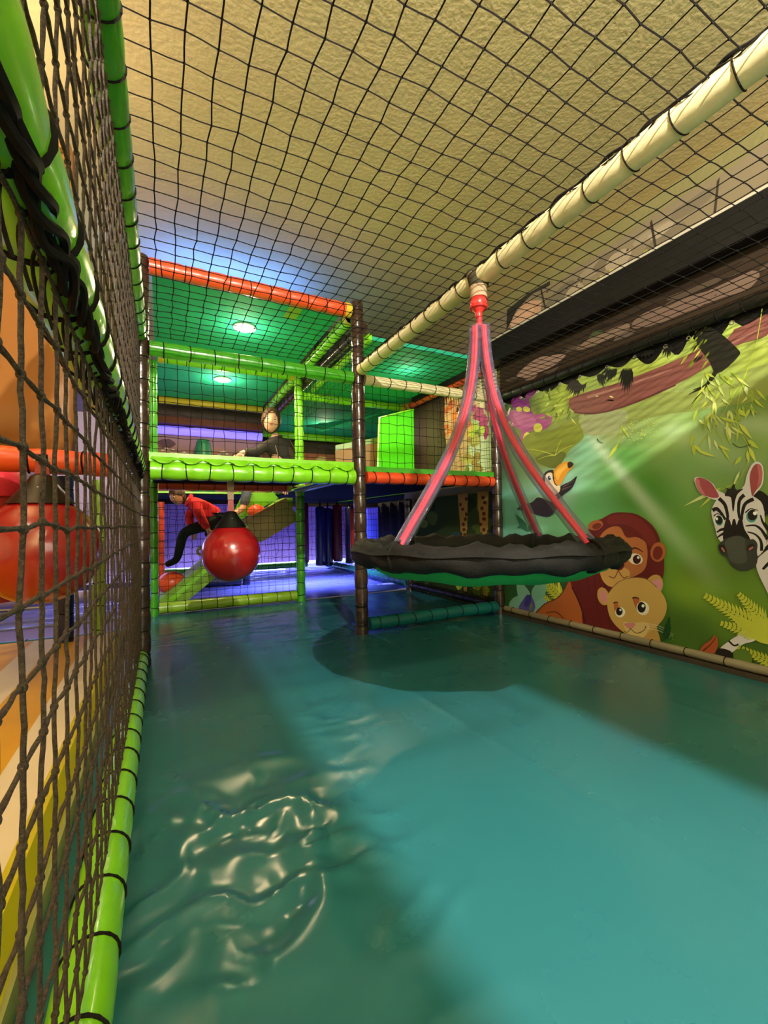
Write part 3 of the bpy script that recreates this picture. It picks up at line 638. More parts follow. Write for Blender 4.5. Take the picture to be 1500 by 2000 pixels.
  ('8fa63a',0,"1135 1245 1150 1239 1160 1230 1174 1209 1153 1221 1142 1229"),
  ('8fa63a',0,"1012 1339 1012 1318 1007 1301 996 1271 999 1302 1002 1319"),
  ('a3b53c',0,"1012 1101 1019 1085 1020 1071 1019 1044 1012 1069 1009 1082"),
  ('8fa63a',0,"1134 1174 1134 1151 1130 1132 1118 1100 1121 1133 1124 1152"),
  ('cdd77a',0,"925 1228 940 1223 950 1215 965 1195 945 1206 934 1213"),
  ('cdd77a',0,"1103 1164 1103 1140 1099 1120 1087 1086 1090 1121 1093 1141"),
  ('cdd77a',0,"1083 1259 1081 1241 1074 1228 1060 1206 1066 1231 1071 1245"),
  ('b6c544',0,"1138 1213 1151 1200 1157 1185 1164 1155 1148 1179 1141 1193"),
  ('a3b53c',0,"1118 1280 1135 1270 1145 1257 1159 1230 1137 1249 1126 1260"),
  ('8fa63a',0,"986 1146 990 1133 988 1121 982 1100 980 1121 980 1132"),
  ('b6c544',0,"1101 1315 1119 1306 1129 1294 1146 1268 1122 1286 1110 1296"),
  ('cdd77a',0,"1137 1162 1132 1149 1124 1141 1109 1131 1118 1148 1125 1157"),
  ('b9c870',0,"1053 1308 1049 1285 1042 1267 1025 1237 1034 1270 1040 1288"),
  ('cdd77a',0,"1112 1354 1119 1342 1121 1329 1120 1305 1112 1325 1109 1337"),
  ('b9c870',0,"929 1185 930 1164 927 1147 918 1117 919 1148 921 1165"),
  ('a3b53c',0,"1098 1376 1090 1360 1080 1351 1060 1338 1075 1359 1084 1369"),
  ('8fa63a',0,"1023 1166 1012 1149 999 1138 976 1123 995 1146 1006 1158"),
  ('b9c870',0,"1082 1177 1079 1161 1073 1150 1059 1133 1066 1155 1071 1166"),
  ('b9c870',0,"1080 1183 1095 1173 1104 1161 1116 1135 1097 1153 1087 1164"),
  ('cdd77a',0,"1064 1246 1073 1227 1076 1210 1077 1176 1067 1206 1063 1223"),
  ('8fa63a',0,"1000 1276 1006 1260 1006 1245 1003 1218 998 1243 996 1257"),
  ('b6c544',0,"910 1243 902 1222 893 1207 874 1183 887 1212 895 1228"),
  ('b6c544',0,"981 1329 976 1310 969 1296 953 1274 962 1300 969 1315"),
  ('a3b53c',0,"923 1248 928 1229 927 1212 924 1182 920 1211 919 1227"),
  ('b9c870',0,"1024 1340 1014 1323 1003 1314 982 1300 999 1321 1009 1332"),
  ('a3b53c',0,"1024 1341 1018 1325 1010 1316 993 1302 1005 1322 1012 1333"),
  ('a3b53c',0,"1045 1271 1056 1262 1062 1251 1068 1228 1054 1244 1047 1254"),
  ('8fa63a',0,"962 1268 973 1259 979 1247 987 1224 972 1241 965 1251"),
  ('8fa63a',0,"1099 1160 1108 1147 1112 1132 1114 1105 1103 1128 1098 1141"),
  ('cdd77a',0,"1019 1130 1025 1110 1025 1092 1022 1059 1017 1090 1015 1108"),
  ('8fa63a',0,"999 1347 988 1327 977 1315 954 1296 972 1321 983 1335"),
  ('8fa63a',0,"979 1171 972 1156 963 1148 945 1137 958 1155 966 1165"),
  ('b6c544',0,"969 1178 975 1168 976 1157 973 1138 967 1155 965 1164"),
  ('8fa63a',0,"973 1151 979 1142 979 1133 976 1117 971 1131 969 1139"),
  ('cdd77a',0,"1063 1225 1068 1205 1068 1187 1063 1155 1059 1186 1058 1203"),
  ('b6c544',0,"1110 1173 1108 1157 1102 1146 1088 1128 1094 1150 1098 1161"),
  ('8fa63a',0,"933 1244 940 1232 942 1219 942 1195 934 1215 931 1227"),
  ('a3b53c',0,"1096 1320 1091 1296 1082 1277 1063 1247 1074 1281 1082 1300"),
  ('8fa63a',0,"1024 1316 1039 1313 1049 1305 1064 1286 1043 1296 1032 1302"),
  ('8fa63a',0,"991 1173 988 1160 983 1152 970 1140 977 1157 981 1166"),
  ('b6c544',0,"1095 1240 1108 1236 1115 1227 1125 1209 1108 1219 1100 1226"),
  ('a3b53c',0,"1099 1306 1103 1289 1101 1274 1094 1247 1092 1273 1093 1288"),
  ('cdd77a',0,"1006 1174 1007 1153 1003 1137 993 1107 995 1137 997 1154"),
  ('b9c870',0,"1062 1340 1060 1323 1054 1311 1040 1292 1046 1315 1051 1327"),
  ('b6c544',0,"1073 1199 1082 1179 1085 1161 1085 1127 1076 1158 1072 1175"),
  ('cdd77a',0,"972 1311 962 1291 951 1277 929 1256 946 1283 956 1298"),
  ('8fa63a',0,"942 1179 931 1160 919 1147 896 1128 914 1154 925 1168"),
  ('cdd77a',0,"1093 1286 1102 1280 1105 1271 1107 1253 1097 1265 1093 1272"),
  ('8fa63a',0,"932 1247 931 1232 926 1221 915 1202 919 1223 923 1235"),
  ('b9c870',0,"1120 1303 1111 1279 1100 1262 1077 1234 1093 1267 1103 1285"),
  ('b9c870',0,"1038 1236 1031 1220 1022 1211 1004 1197 1017 1217 1025 1228"),
  ('cdd77a',0,"1009 1177 1017 1167 1019 1156 1019 1134 1011 1152 1007 1162"),
  ('b6c544',0,"920 1204 911 1185 902 1173 882 1154 897 1179 905 1192"),
  ('8fa63a',0,"988 1320 996 1306 998 1291 999 1263 990 1287 986 1301"),
  ('b4c74a',0,"1048 1151 1026 1132 1007 1123 971 1110 1004 1133 1023 1145"),
  ('c8d45a',0,"975 1110 966 1081 953 1060 927 1028 944 1068 954 1090"),
  ('b4c74a',0,"947 1031 940 1010 929 998 905 984 919 1011 929 1024"),
  ('b4c74a',0,"977 1168 971 1150 963 1142 944 1132 954 1154 962 1164"),
  ('d5dd9a',0,"946 1267 952 1255 950 1244 941 1225 937 1243 937 1254"),
  ('b4c74a',0,"1159 1096 1172 1082 1175 1066 1177 1036 1162 1060 1156 1074"),
  ('b4c74a',0,"1164 1052 1169 1030 1167 1012 1158 980 1155 1012 1155 1030"),
  ('c8d45a',0,"1160 1042 1153 1025 1143 1015 1122 1001 1135 1023 1144 1035"),
  ('c8d45a',0,"1145 1013 1123 994 1102 984 1065 971 1099 995 1118 1007"),
  ('d5dd9a',0,"1096 1084 1099 1058 1097 1036 1091 996 1089 1035 1090 1057"),
  ('c8d45a',0,"1060 1026 1046 1011 1034 1003 1010 992 1031 1011 1043 1020"),
  ('b4c74a',0,"1045 1015 1039 990 1030 973 1011 943 1023 977 1031 995"),
  ('d5dd9a',0,"1074 1054 1074 1036 1069 1023 1057 1000 1061 1025 1064 1039"),
  ('d5dd9a',0,"1014 1102 1018 1084 1017 1069 1008 1042 1006 1069 1006 1084"),
  ('c8d45a',0,"941 998 941 972 934 954 917 922 922 958 927 978"),
  ('c8d45a',0,"948 983 953 965 951 951 943 926 941 951 941 966"),
  ('b4c74a',0,"969 962 983 957 990 947 998 924 980 936 972 944"),
  ('d5dd9a',0,"978 897 991 879 998 861 1008 826 991 856 983 873"),
  ('d5dd9a',0,"1066 822 1112 809 1148 791 1215 751 1143 778 1106 794"),
  ('c8d45a',0,"1051 829 1079 823 1100 811 1136 783 1095 799 1073 809"),
  ('c8d45a',0,"1066 813 1093 796 1112 778 1145 740 1106 770 1086 787"),
  ('b4c74a',0,"1521 1205 1515 1182 1504 1165 1480 1136 1493 1169 1502 1187"),
  ('c8d45a',0,"1546 1117 1574 1098 1590 1076 1616 1033 1578 1067 1559 1086"),
  ('cdd85a',0,"1352 1195 1354 1193 1358 1195 1357 1198 1354 1198"),
  ('cdd85a',0,"1433 1120 1435 1118 1438 1119 1438 1123 1435 1123"),
  ('cdd85a',0,"1379 1210 1381 1208 1384 1209 1384 1213 1381 1213"),
  ('cdd85a',0,"1407 1139 1409 1136 1412 1138 1412 1141 1409 1142"),
  ('cdd85a',0,"1450 1203 1452 1201 1456 1202 1455 1206 1452 1206"),
  ('cdd85a',0,"1485 1141 1487 1139 1491 1141 1491 1144 1487 1145"),
  ('cdd85a',0,"1343 1120 1345 1117 1348 1119 1348 1122 1344 1123"),
  ('cdd85a',0,"1554 1164 1556 1162 1560 1163 1560 1167 1556 1167"),
  ('cdd85a',0,"1396 1203 1398 1200 1401 1202 1401 1206 1398 1206"),
  ('cdd85a',0,"1401 1132 1404 1129 1407 1131 1407 1134 1403 1135"),
  ('cdd85a',0,"1464 1224 1466 1221 1469 1223 1469 1227 1466 1227"),
  ('cdd85a',0,"1409 1119 1411 1116 1415 1118 1415 1121 1411 1122"),
  ('cdd85a',0,"1451 1236 1453 1234 1457 1235 1457 1239 1453 1239"),
  ('cdd85a',0,"1456 1168 1458 1166 1461 1167 1461 1171 1458 1171"),
  ('cdd85a',0,"1343 1186 1345 1183 1348 1185 1348 1188 1345 1189"),
  ('cdd85a',0,"1428 1214 1430 1211 1433 1213 1433 1217 1430 1217"),
  ('cdd85a',0,"1443 1179 1445 1176 1449 1178 1449 1182 1445 1182"),
  ('cdd85a',0,"1331 1140 1333 1138 1336 1139 1336 1143 1332 1143"),
  ('cdd85a',0,"1523 1176 1526 1174 1529 1175 1529 1179 1526 1179"),
  ('cdd85a',0,"1354 1185 1356 1183 1359 1185 1359 1188 1356 1188"),
  ('cdd85a',0,"1470 1208 1472 1206 1475 1208 1475 1211 1472 1212"),
  ('cdd85a',0,"1361 1142 1363 1139 1366 1141 1366 1145 1362 1145"),
  ('cdd85a',0,"1455 1177 1457 1174 1460 1176 1460 1180 1457 1180"),
  ('cdd85a',0,"1479 1126 1481 1123 1484 1125 1484 1128 1481 1129"),
  ('cdd85a',0,"1415 1139 1418 1136 1421 1138 1421 1142 1417 1142"),
  ('cdd85a',0,"1390 1162 1393 1160 1396 1162 1396 1165 1392 1165"),
  ('cdd85a',0,"1440 1167 1443 1165 1446 1166 1446 1170 1442 1170"),
  ('cdd85a',0,"1346 1160 1348 1157 1351 1159 1351 1162 1348 1163"),
  ('cdd85a',0,"1430 1094 1432 1092 1435 1094 1435 1097 1431 1098"),
  ('cdd85a',0,"1461 1197 1463 1195 1466 1197 1466 1200 1463 1201"),
  ('cdd85a',0,"1344 1174 1346 1172 1349 1173 1349 1177 1346 1177"),
  ('cdd85a',0,"1450 1117 1452 1114 1456 1116 1455 1119 1452 1120"),
  ('cdd85a',0,"1402 1168 1404 1166 1408 1167 1408 1171 1404 1171"),
  ('cdd85a',0,"1483 1205 1485 1202 1488 1204 1488 1208 1485 1208"),
  ('cdd85a',0,"1472 1187 1475 1184 1478 1186 1478 1189 1474 1190"),
  ('cdd85a',0,"1462 1165 1465 1163 1468 1164 1468 1168 1464 1168"),
  ('cdd85a',0,"1405 1159 1407 1157 1410 1159 1410 1162 1406 1163"),
  ('cdd85a',0,"1313 1155 1315 1153 1318 1154 1318 1158 1315 1158"),
  ('cdd85a',0,"1388 1138 1390 1135 1393 1137 1393 1140 1390 1141"),
  ('cdd85a',0,"1496 1183 1498 1180 1501 1182 1501 1186 1498 1186"),
  ('cdd85a',0,"1428 1156 1430 1153 1433 1155 1433 1158 1430 1159"),
  ('cdd85a',0,"1513 1143 1515 1140 1519 1142 1519 1146 1515 1146"),
  ('cdd85a',0,"1486 1251 1489 1248 1492 1250 1492 1254 1489 1254"),
  ('cdd85a',0,"1394 1132 1396 1130 1399 1131 1399 1135 1396 1135"),
  ('cdd85a',0,"1287 1103 1289 1101 1292 1102 1292 1106 1289 1106"),
  ('cdd85a',0,"1462 1135 1464 1133 1468 1134 1468 1138 1464 1138"),
  ('cdd85a',0,"1401 1144 1403 1142 1407 1143 1406 1147 1403 1147"),
  ('cdd85a',0,"1476 1194 1479 1192 1482 1194 1482 1197 1478 1198"),
  ('cdd85a',0,"1368 1219 1371 1217 1374 1218 1374 1222 1370 1222"),
  ('cdd85a',0,"1421 1248 1423 1246 1426 1248 1426 1251 1423 1251"),
  ('cdd85a',0,"1409 1163 1411 1161 1415 1163 1415 1166 1411 1167"),
  ('cdd85a',0,"1466 1154 1468 1151 1472 1153 1472 1157 1468 1157"),
  ('cdd85a',0,"1392 1136 1394 1133 1397 1135 1397 1138 1394 1139"),
  ('cdd85a',0,"1350 1080 1352 1077 1355 1079 1355 1082 1352 1083"),
  ('cdd85a',0,"1352 1177 1354 1175 1357 1177 1357 1180 1354 1181"),
  ('cdd85a',0,"1411 1148 1413 1146 1417 1147 1416 1151 1413 1151"),
  ('cdd85a',0,"1392 1220 1394 1218 1397 1219 1397 1223 1394 1223"),
  ('cdd85a',0,"1455 1201 1458 1199 1461 1201 1461 1204 1457 1205"),
  ('cdd85a',0,"1464 1211 1467 1209 1470 1210 1470 1214 1467 1214"),
  ('cdd85a',0,"1310 1184 1312 1182 1315 1183 1315 1187 1312 1187"),
 ],
 'printed_bird':[
  ('1f3b2a',0,"1679 1165 1676 1161 1672 1155 1666 1149 1661 1143 1655 1140 1648 1137 1643 1135 1639 1133 1638 1136 1642 1138 1647 1140 1653 1143 1658 1146 1663 1151 1667 1157 1671 1163 1674 1168"),
 ],
 'printed_far_bird':[
  ('1f3b2a',0,"1003 1023 998 1018 992 1011 984 1004 975 1000 964 1000 952 1003 941 1006 934 1008 934 1010 942 1008 953 1005 965 1003 975 1003 983 1007 990 1014 996 1021 1001 1026"),
 ],
 'printed_fern':[
  ('2d6b4a',0,"2235 613 2246 664 2278 696 2355 745 2320 674 2295 639"),
  ('2d6b4a',0,"2235 613 2193 626 2178 646 2166 690 2213 664 2235 647"),
  ('2d6b4a',0,"2251 665 2285 673 2307 665 2340 638 2293 638 2269 641"),
  ('2d6b4a',0,"2232 716 2209 722 2204 732 2205 754 2229 742 2239 734"),
  ('2c5b2c',1,"2506 248 2334 294 2082 307 1919 325 1908 245 2089 110 2455 36"),
  ('c9d23f',0,"1946 198 1984 218 2041 248 2100 280 2142 301 2143 300 2104 276 2048 241 1994 208 1958 185"),
  ('c9d23f',0,"1958 195 1950 222 1954 243 1967 278 1971 239 1971 218"),
  ('c9d23f',0,"1958 195 1990 198 2016 192 2065 176 2016 178 1989 181"),
  ('c9d23f',0,"1978 207 1970 232 1973 251 1986 283 1991 247 1991 227"),
  ('c9d23f',0,"1978 207 2007 210 2032 205 2077 189 2031 191 2007 193"),
  ('c9d23f',0,"1999 218 1990 241 1993 258 2006 288 2011 255 2011 237"),
  ('c9d23f',0,"1999 218 2025 222 2048 218 2088 203 2047 203 2025 205"),
  ('c9d23f',0,"2019 230 2011 251 2013 266 2026 292 2031 263 2032 247"),
  ('c9d23f',0,"2019 230 2043 235 2063 231 2100 217 2063 216 2043 218"),
  ('c9d23f',0,"2040 242 2031 261 2034 274 2046 297 2052 271 2053 257"),
  ('c9d23f',0,"2040 242 2062 247 2080 244 2112 231 2079 229 2061 230"),
  ('c9d23f',0,"2062 254 2052 271 2055 283 2067 302 2073 279 2074 267"),
  ('c9d23f',0,"2062 254 2080 260 2096 257 2124 245 2096 242 2080 243"),
  ('c9d23f',0,"2083 267 2073 281 2076 291 2087 307 2094 287 2095 277"),
  ('c9d23f',0,"2083 267 2099 273 2112 270 2136 259 2112 255 2099 256"),
  ('c9d23f',0,"2105 279 2095 291 2097 299 2108 312 2116 296 2117 287"),
  ('c9d23f',0,"2105 279 2118 286 2129 284 2148 273 2129 269 2118 269"),
  ('c9d23f',0,"2127 292 2117 302 2118 308 2130 317 2138 304 2139 297"),
  ('c9d23f',0,"2127 292 2137 299 2146 297 2161 287 2145 282 2137 282"),
  ('c9d23f',0,"2037 110 2056 128 2084 156 2112 184 2132 203 2134 202 2116 181 2091 151 2065 122 2049 102"),
  ('c9d23f',0,"2047 110 2034 129 2031 145 2032 173 2046 145 2051 129"),
  ('c9d23f',0,"2047 110 2067 117 2087 117 2124 111 2091 105 2072 103"),
  ('c9d23f',0,"2059 123 2047 140 2044 155 2046 180 2059 154 2064 140"),
  ('c9d23f',0,"2059 123 2077 131 2095 131 2128 125 2099 118 2082 116"),
  ('c9d23f',0,"2072 137 2060 152 2058 164 2061 186 2073 164 2077 151"),
  ('c9d23f',0,"2072 137 2088 145 2103 144 2132 139 2107 132 2092 130"),
  ('c9d23f',0,"2085 151 2073 163 2071 174 2075 193 2087 174 2091 163"),
  ('c9d23f',0,"2085 151 2098 158 2111 158 2137 152 2115 146 2103 144"),
  ('c9d23f',0,"2098 164 2086 175 2085 184 2090 199 2100 184 2104 175"),
  ('c9d23f',0,"2098 164 2108 172 2119 172 2141 166 2123 159 2113 158"),
  ('c9d23f',0,"2111 178 2100 187 2099 194 2104 206 2114 193 2118 187"),
  ('c9d23f',0,"2111 178 2119 186 2127 186 2145 180 2131 173 2123 171"),
  ('c9d23f',0,"2124 192 2113 199 2113 204 2119 213 2129 204 2132 198"),
  ('c9d23f',0,"2124 192 2129 200 2136 200 2149 193 2140 187 2134 185"),
  ('dbe04a',0,"1970 225 1970 243 1971 270 1973 298 1975 320 1981 335 1988 345 1994 351 1999 356 2011 348 2007 343 2002 336 1996 328 1993 316 1991 295 1990 267 1990 240 1990 221"),
  ('e0e35a',0,"1999 316 2014 335 2033 343 2073 351 2045 328 2028 318"),
  ('e0e35a',0,"1999 316 2005 336 2018 346 2050 359 2034 334 2023 322"),
  ('e0e35a',0,"1999 316 1996 337 2004 349 2027 368 2023 340 2018 327"),
  ('e0e35a',0,"1999 316 1989 336 1991 351 2004 376 2011 347 2012 332"),
  ('e0e35a',0,"1999 316 1982 332 1979 346 1982 372 1999 347 2005 334"),
  ('e0e35a',0,"1999 316 1977 328 1969 341 1961 368 1985 348 1997 336"),
  ('e0e35a',0,"1999 316 1973 324 1959 337 1939 364 1972 348 1988 337"),
 ],
 'printed_lily':[
  ('7fbfae',1,"2435 53 2395 126 2303 153 2254 70 2272 28"),
  ('86c6b2',1,"2353 259 2266 223 2225 164 2270 93 2339 134"),
  ('7cc0a8',1,"2216 191 2164 261 2086 276 2102 182 2185 119"),
  ('8ac8ba',1,"2219 101 2118 167 2088 135 2170 53 2229 42"),
  ('5a55b0',1,"2342 61 2286 142 2250 173 2208 154 2185 94 2229 36 2290 31"),
  ('3f3a96',0,"2226 125 2238 105 2253 89 2268 81 2280 83 2286 93 2285 110 2277 131 2265 151 2250 167 2235 174 2224 173 2218 163 2219 146"),
  ('7a8f4a',0,"2214 88 2219 74 2225 63 2231 57 2236 56 2239 62 2240 73 2237 87 2233 101 2227 112 2220 118 2215 118 2212 112 2212 101"),
 ],
 'printed_lion':[
  ('b5642f',1,"2187 43 2104 126 1981 193 1906 303 1835 390 1720 401 1682 60 1782 39 1971 41"),
  ('6b3317',0,"2183 44 2169 60 2150 81 2126 105 2101 126 2073 143 2040 158 2007 174 1978 194 1954 221 1932 253 1915 282 1902 302 1910 304 1922 284 1939 255 1961 224 1984 198 2011 179 2043 164 2076 149 2106 131 2133 109 2157 85 2177 63 2191 48"),
  ('6b3317',0,"2089 70 2075 74 2054 81 2032 87 2015 89 2001 87 1988 82 1976 76 1967 69 1959 62 1954 53 1950 45 1947 39 1939 43 1942 49 1946 57 1952 67 1960 75 1970 82 1982 89 1996 94 2012 97 2032 94 2055 88 2076 81 2091 77"),
  ('6a201c',1,"1903 384 1832 481 1739 575 1752 630 1711 679 1662 695 1592 726 1525 729 1452 717 1384 672 1343 614 1327 548 1315 474 1328 378 1387 275 1568 58 1788 38 1817 156 1880 271"),
  ('7d2a24',1,"1615 705 1526 719 1443 697 1376 633 1350 566 1388 546 1445 623 1527 663 1616 663"),
  ('4c1513',0,"1885 269 1872 248 1854 218 1836 185 1822 153 1811 122 1804 88 1797 57 1793 36 1783 40 1787 61 1793 91 1801 126 1812 158 1826 190 1845 223 1862 253 1875 274"),
  ('571917',0,"1726 378 1724 349 1722 307 1719 260 1714 216 1707 172 1698 127 1690 87 1684 60 1681 60 1686 88 1694 129 1702 174 1708 217 1711 261 1713 308 1714 350 1715 379"),
  ('571917',0,"1656 321 1655 298 1654 265 1653 228 1650 194 1644 160 1637 124 1630 93 1625 72 1623 73 1627 95 1633 126 1639 162 1643 195 1645 230 1646 266 1645 299 1645 322"),
  ('571917',0,"1776 395 1775 380 1775 357 1773 331 1771 307 1765 283 1758 259 1751 237 1745 222 1743 223 1747 238 1753 260 1759 285 1764 309 1765 332 1765 358 1765 381 1764 397"),
  ('b5683a',0,"1653 669 1654 656 1665 643 1683 633 1705 627 1727 628 1744 634 1752 646 1751 659 1739 673 1720 683 1698 688 1677 687 1661 680"),
  ('7a3020',0,"1663 659 1664 651 1671 644 1682 637 1696 634 1709 634 1719 638 1724 645 1723 653 1716 661 1705 667 1691 670 1678 670 1668 666"),
  ('b5683a',0,"1306 514 1314 493 1328 476 1345 468 1362 470 1376 482 1383 501 1383 524 1374 546 1360 562 1342 570 1325 568 1312 556 1305 537"),
  ('7a2a22',0,"1322 511 1328 496 1337 484 1348 478 1359 480 1368 488 1372 501 1371 517 1366 533 1356 544 1345 550 1334 548 1326 540 1321 527"),
  ('bd7442',1,"1677 587 1617 642 1550 647 1514 591 1456 593 1407 564 1400 487 1422 417 1494 370 1571 331 1650 343 1683 404 1699 489"),
  ('d9aa62',1,"1688 447 1623 462 1567 435 1503 409 1510 358 1560 317 1628 308 1673 351"),
  ('f2ead8',0,"1426 467 1434 455 1448 447 1465 444 1483 447 1497 456 1505 469 1505 482 1497 495 1483 503 1465 505 1448 502 1434 493 1426 480"),
  ('3d1a14',0,"1436 475 1438 464 1445 455 1454 449 1464 448 1473 453 1479 461 1481 472 1478 483 1471 492 1462 497 1452 498 1443 493 1438 485"),
  ('ffffff',0,"1442 484 1443 481 1445 478 1448 476 1451 476 1454 477 1456 480 1457 483 1456 487 1454 490 1451 491 1448 491 1445 490 1443 487"),
  ('f2ead8',0,"1591 488 1598 478 1609 470 1623 468 1636 470 1647 478 1653 488 1653 499 1646 510 1635 517 1621 519 1607 516 1597 509 1591 499"),
  ('3d1a14',0,"1601 493 1603 483 1609 476 1616 471 1624 471 1632 474 1637 481 1638 490 1636 500 1631 508 1623 512 1615 512 1608 509 1603 502"),
  ('5a2218',0,"1502 510 1495 515 1484 522 1473 528 1464 530 1454 528 1443 523 1432 517 1425 513 1422 517 1429 522 1439 529 1450 535 1463 539 1476 537 1489 531 1500 525 1508 521"),
  ('5c1d18',1,"1612 452 1566 466 1529 438 1557 404 1596 417"),
  ('7b4a26',0,"1571 404 1575 395 1581 382 1587 369 1593 362 1600 360 1609 363 1618 367 1624 369 1627 364 1621 362 1612 358 1601 355 1591 357 1582 367 1576 380 1570 394 1566 403"),
  ('7b4a26',0,"1571 402 1565 394 1557 382 1547 370 1538 363 1529 363 1520 368 1513 373 1508 377 1511 380 1516 377 1523 372 1529 368 1535 368 1543 374 1552 385 1560 397 1566 405"),
 ],
 'printed_lion_cub':[
  ('c99f58',1,"1567 115 1505 47 1474 29 1352 34 1363 126 1381 180"),
  ('d3a95e',0,"1628 259 1626 236 1631 215 1643 200 1660 194 1677 197 1692 210 1702 231 1704 254 1699 275 1686 291 1670 297 1652 292 1638 279"),
  ('dd96a0',0,"1640 252 1638 236 1641 221 1648 211 1658 206 1669 210 1679 220 1686 234 1688 251 1685 266 1677 276 1667 280 1656 277 1646 266"),
  ('d3a95e',0,"1329 330 1343 304 1362 286 1384 278 1403 282 1416 298 1420 323 1414 351 1399 377 1379 395 1358 402 1339 397 1327 381 1323 357"),
  ('e39aab',0,"1333 328 1343 309 1356 295 1371 289 1383 292 1392 303 1394 321 1389 342 1379 361 1365 374 1350 380 1338 377 1330 365 1328 348"),
  ('d6ae62',1,"1629 271 1571 336 1494 370 1413 374 1357 337 1317 286 1310 231 1334 170 1383 113 1443 56 1494 49 1568 74 1622 125 1641 196"),
  ('e4c98a',1,"1545 119 1492 125 1420 144 1402 114 1443 51 1484 37 1530 66"),
  ('c06a3c',1,"1487 261 1456 265 1447 198 1469 204"),
  ('c06a3c',1,"1599 207 1574 217 1576 175 1592 162"),
  ('faf4e6',0,"1401 231 1399 216 1404 200 1414 186 1429 179 1444 178 1457 185 1466 198 1468 214 1463 230 1452 243 1437 251 1422 251 1409 244"),
  ('241815',0,"1417 222 1420 210 1426 199 1436 191 1446 190 1455 193 1461 202 1463 215 1460 227 1454 239 1444 246 1434 247 1425 243 1419 234"),
  ('ffffff',0,"1424 229 1425 225 1427 222 1430 219 1434 219 1437 220 1439 223 1440 226 1439 230 1436 234 1433 236 1430 237 1426 235 1424 233"),
  ('faf4e6',0,"1535 166 1543 154 1554 145 1568 141 1580 143 1589 150 1593 162 1591 175 1583 187 1571 196 1558 200 1545 197 1537 190 1533 179"),
  ('241815',0,"1548 178 1550 168 1556 159 1564 153 1573 151 1581 154 1586 161 1588 171 1586 181 1580 190 1572 196 1563 197 1555 194 1550 187"),
  ('ffffff',0,"1555 185 1555 182 1557 179 1560 177 1563 177 1565 177 1567 180 1568 183 1567 186 1565 189 1562 191 1559 191 1557 190 1555 188"),
  ('5f2a1a',0,"1489 255 1484 257 1478 260 1472 262 1467 263 1463 262 1459 261 1455 259 1452 258 1449 262 1452 264 1455 267 1460 269 1466 270 1473 270 1480 268 1486 266 1490 265"),
  ('5f2a1a',0,"1600 210 1597 212 1593 215 1588 218 1585 220 1583 220 1580 220 1578 219 1576 218 1573 223 1574 224 1577 226 1581 227 1585 227 1591 225 1596 222 1601 220 1604 218"),
  ('dd8f96',1,"1543 109 1507 123 1476 123 1498 93 1519 92"),
  ('6b4a2a',0,"1507 93 1510 88 1515 80 1521 73 1526 69 1530 68 1535 69 1539 71 1543 72 1545 68 1542 67 1537 65 1531 64 1524 66 1518 71 1512 79 1507 86 1504 91"),
  ('6b4a2a',0,"1507 90 1501 86 1493 80 1483 74 1473 72 1462 75 1450 81 1439 89 1431 96 1425 104 1421 112 1419 119 1417 124 1421 125 1423 120 1425 113 1428 105 1433 99 1441 92 1452 85 1463 79 1472 76 1481 78 1490 83 1498 89 1504 94"),
  ('8a6a3a',0,"1627 270 1617 283 1603 301 1586 319 1569 334 1552 346 1533 355 1514 362 1494 368 1474 372 1452 374 1432 374 1414 372 1397 365 1381 354 1368 343 1358 335 1355 339 1365 346 1379 357 1395 368 1412 376 1431 378 1452 378 1474 376 1494 372 1515 366 1534 359 1554 349 1572 338 1589 322 1606 303 1621 285 1631 272"),
  ('f4ead0',0,"1411 125 1399 126 1382 127 1363 127 1345 125 1328 119 1310 111 1294 102 1283 97 1282 98 1293 103 1309 112 1327 120 1344 126 1362 129 1381 129 1399 128 1411 127"),
  ('f4ead0',0,"1412 111 1400 112 1382 113 1363 113 1346 111 1328 106 1310 97 1294 89 1283 84 1283 85 1294 90 1309 99 1327 107 1345 113 1363 115 1382 115 1399 114 1411 114"),
  ('f4ead0',0,"1411 137 1399 137 1382 138 1362 138 1345 136 1327 130 1309 122 1293 114 1282 108 1282 109 1293 115 1309 123 1327 132 1344 138 1362 140 1381 140 1398 140 1411 139"),
  ('1f4a22',0,"1324 60 1298 103 1293 138 1297 200 1323 137 1334 101"),
  ('2f6a2a',0,"1343 51 1316 64 1297 79 1265 110 1301 88 1321 74"),
 ],
 'printed_toucan':[
  ('2b2529',1,"2332 776 2258 807 2186 818 2134 848 2037 817 1977 783 2041 716 2155 731 2233 753"),
  ('1e1b20',1,"1989 864 1942 910 1868 934 1822 961 1834 925 1863 886 1914 859 1975 820 2006 821"),
  ('5b4640',0,"1925 898 1907 906 1882 918 1856 929 1839 936 1841 938 1859 932 1885 923 1912 914 1930 907"),
  ('5b4640',0,"1933 880 1919 885 1897 891 1876 898 1862 902 1863 905 1878 902 1900 897 1922 893 1938 890"),
  ('1f1c20',1,"2067 895 2090 935 2093 974 2071 1007 2031 1022 1992 1008 2002 928 2035 880"),
  ('ead7b8',1,"2069 940 2064 990 2031 1006 2000 990 1991 933 1950 911 1955 874 1989 855 1975 838 1991 814 2036 848 2063 888"),
  ('e39a28',1,"2000 1009 1960 1042 1908 1061 1872 1057 1845 1039 1852 1016 1888 990 1919 951 1942 922 1972 913 1998 933 1993 964 2001 984"),
  ('f2b648',1,"1981 1007 1938 1039 1893 1048 1891 1024 1932 995 1963 949 1978 963"),
  ('33241c',1,"1888 1045 1872 1057 1851 1049 1843 1036 1859 1020 1880 1017"),
  ('2a1a14',0,"2007 1010 2007 1003 2007 993 2006 982 2006 971 2004 962 2002 953 2000 943 1996 935 1991 927 1985 920 1979 915 1974 911 1970 914 1974 918 1979 924 1985 930 1989 937 1992 945 1994 953 1995 962 1996 971 1997 981 1997 992 1996 1002 1996 1008"),
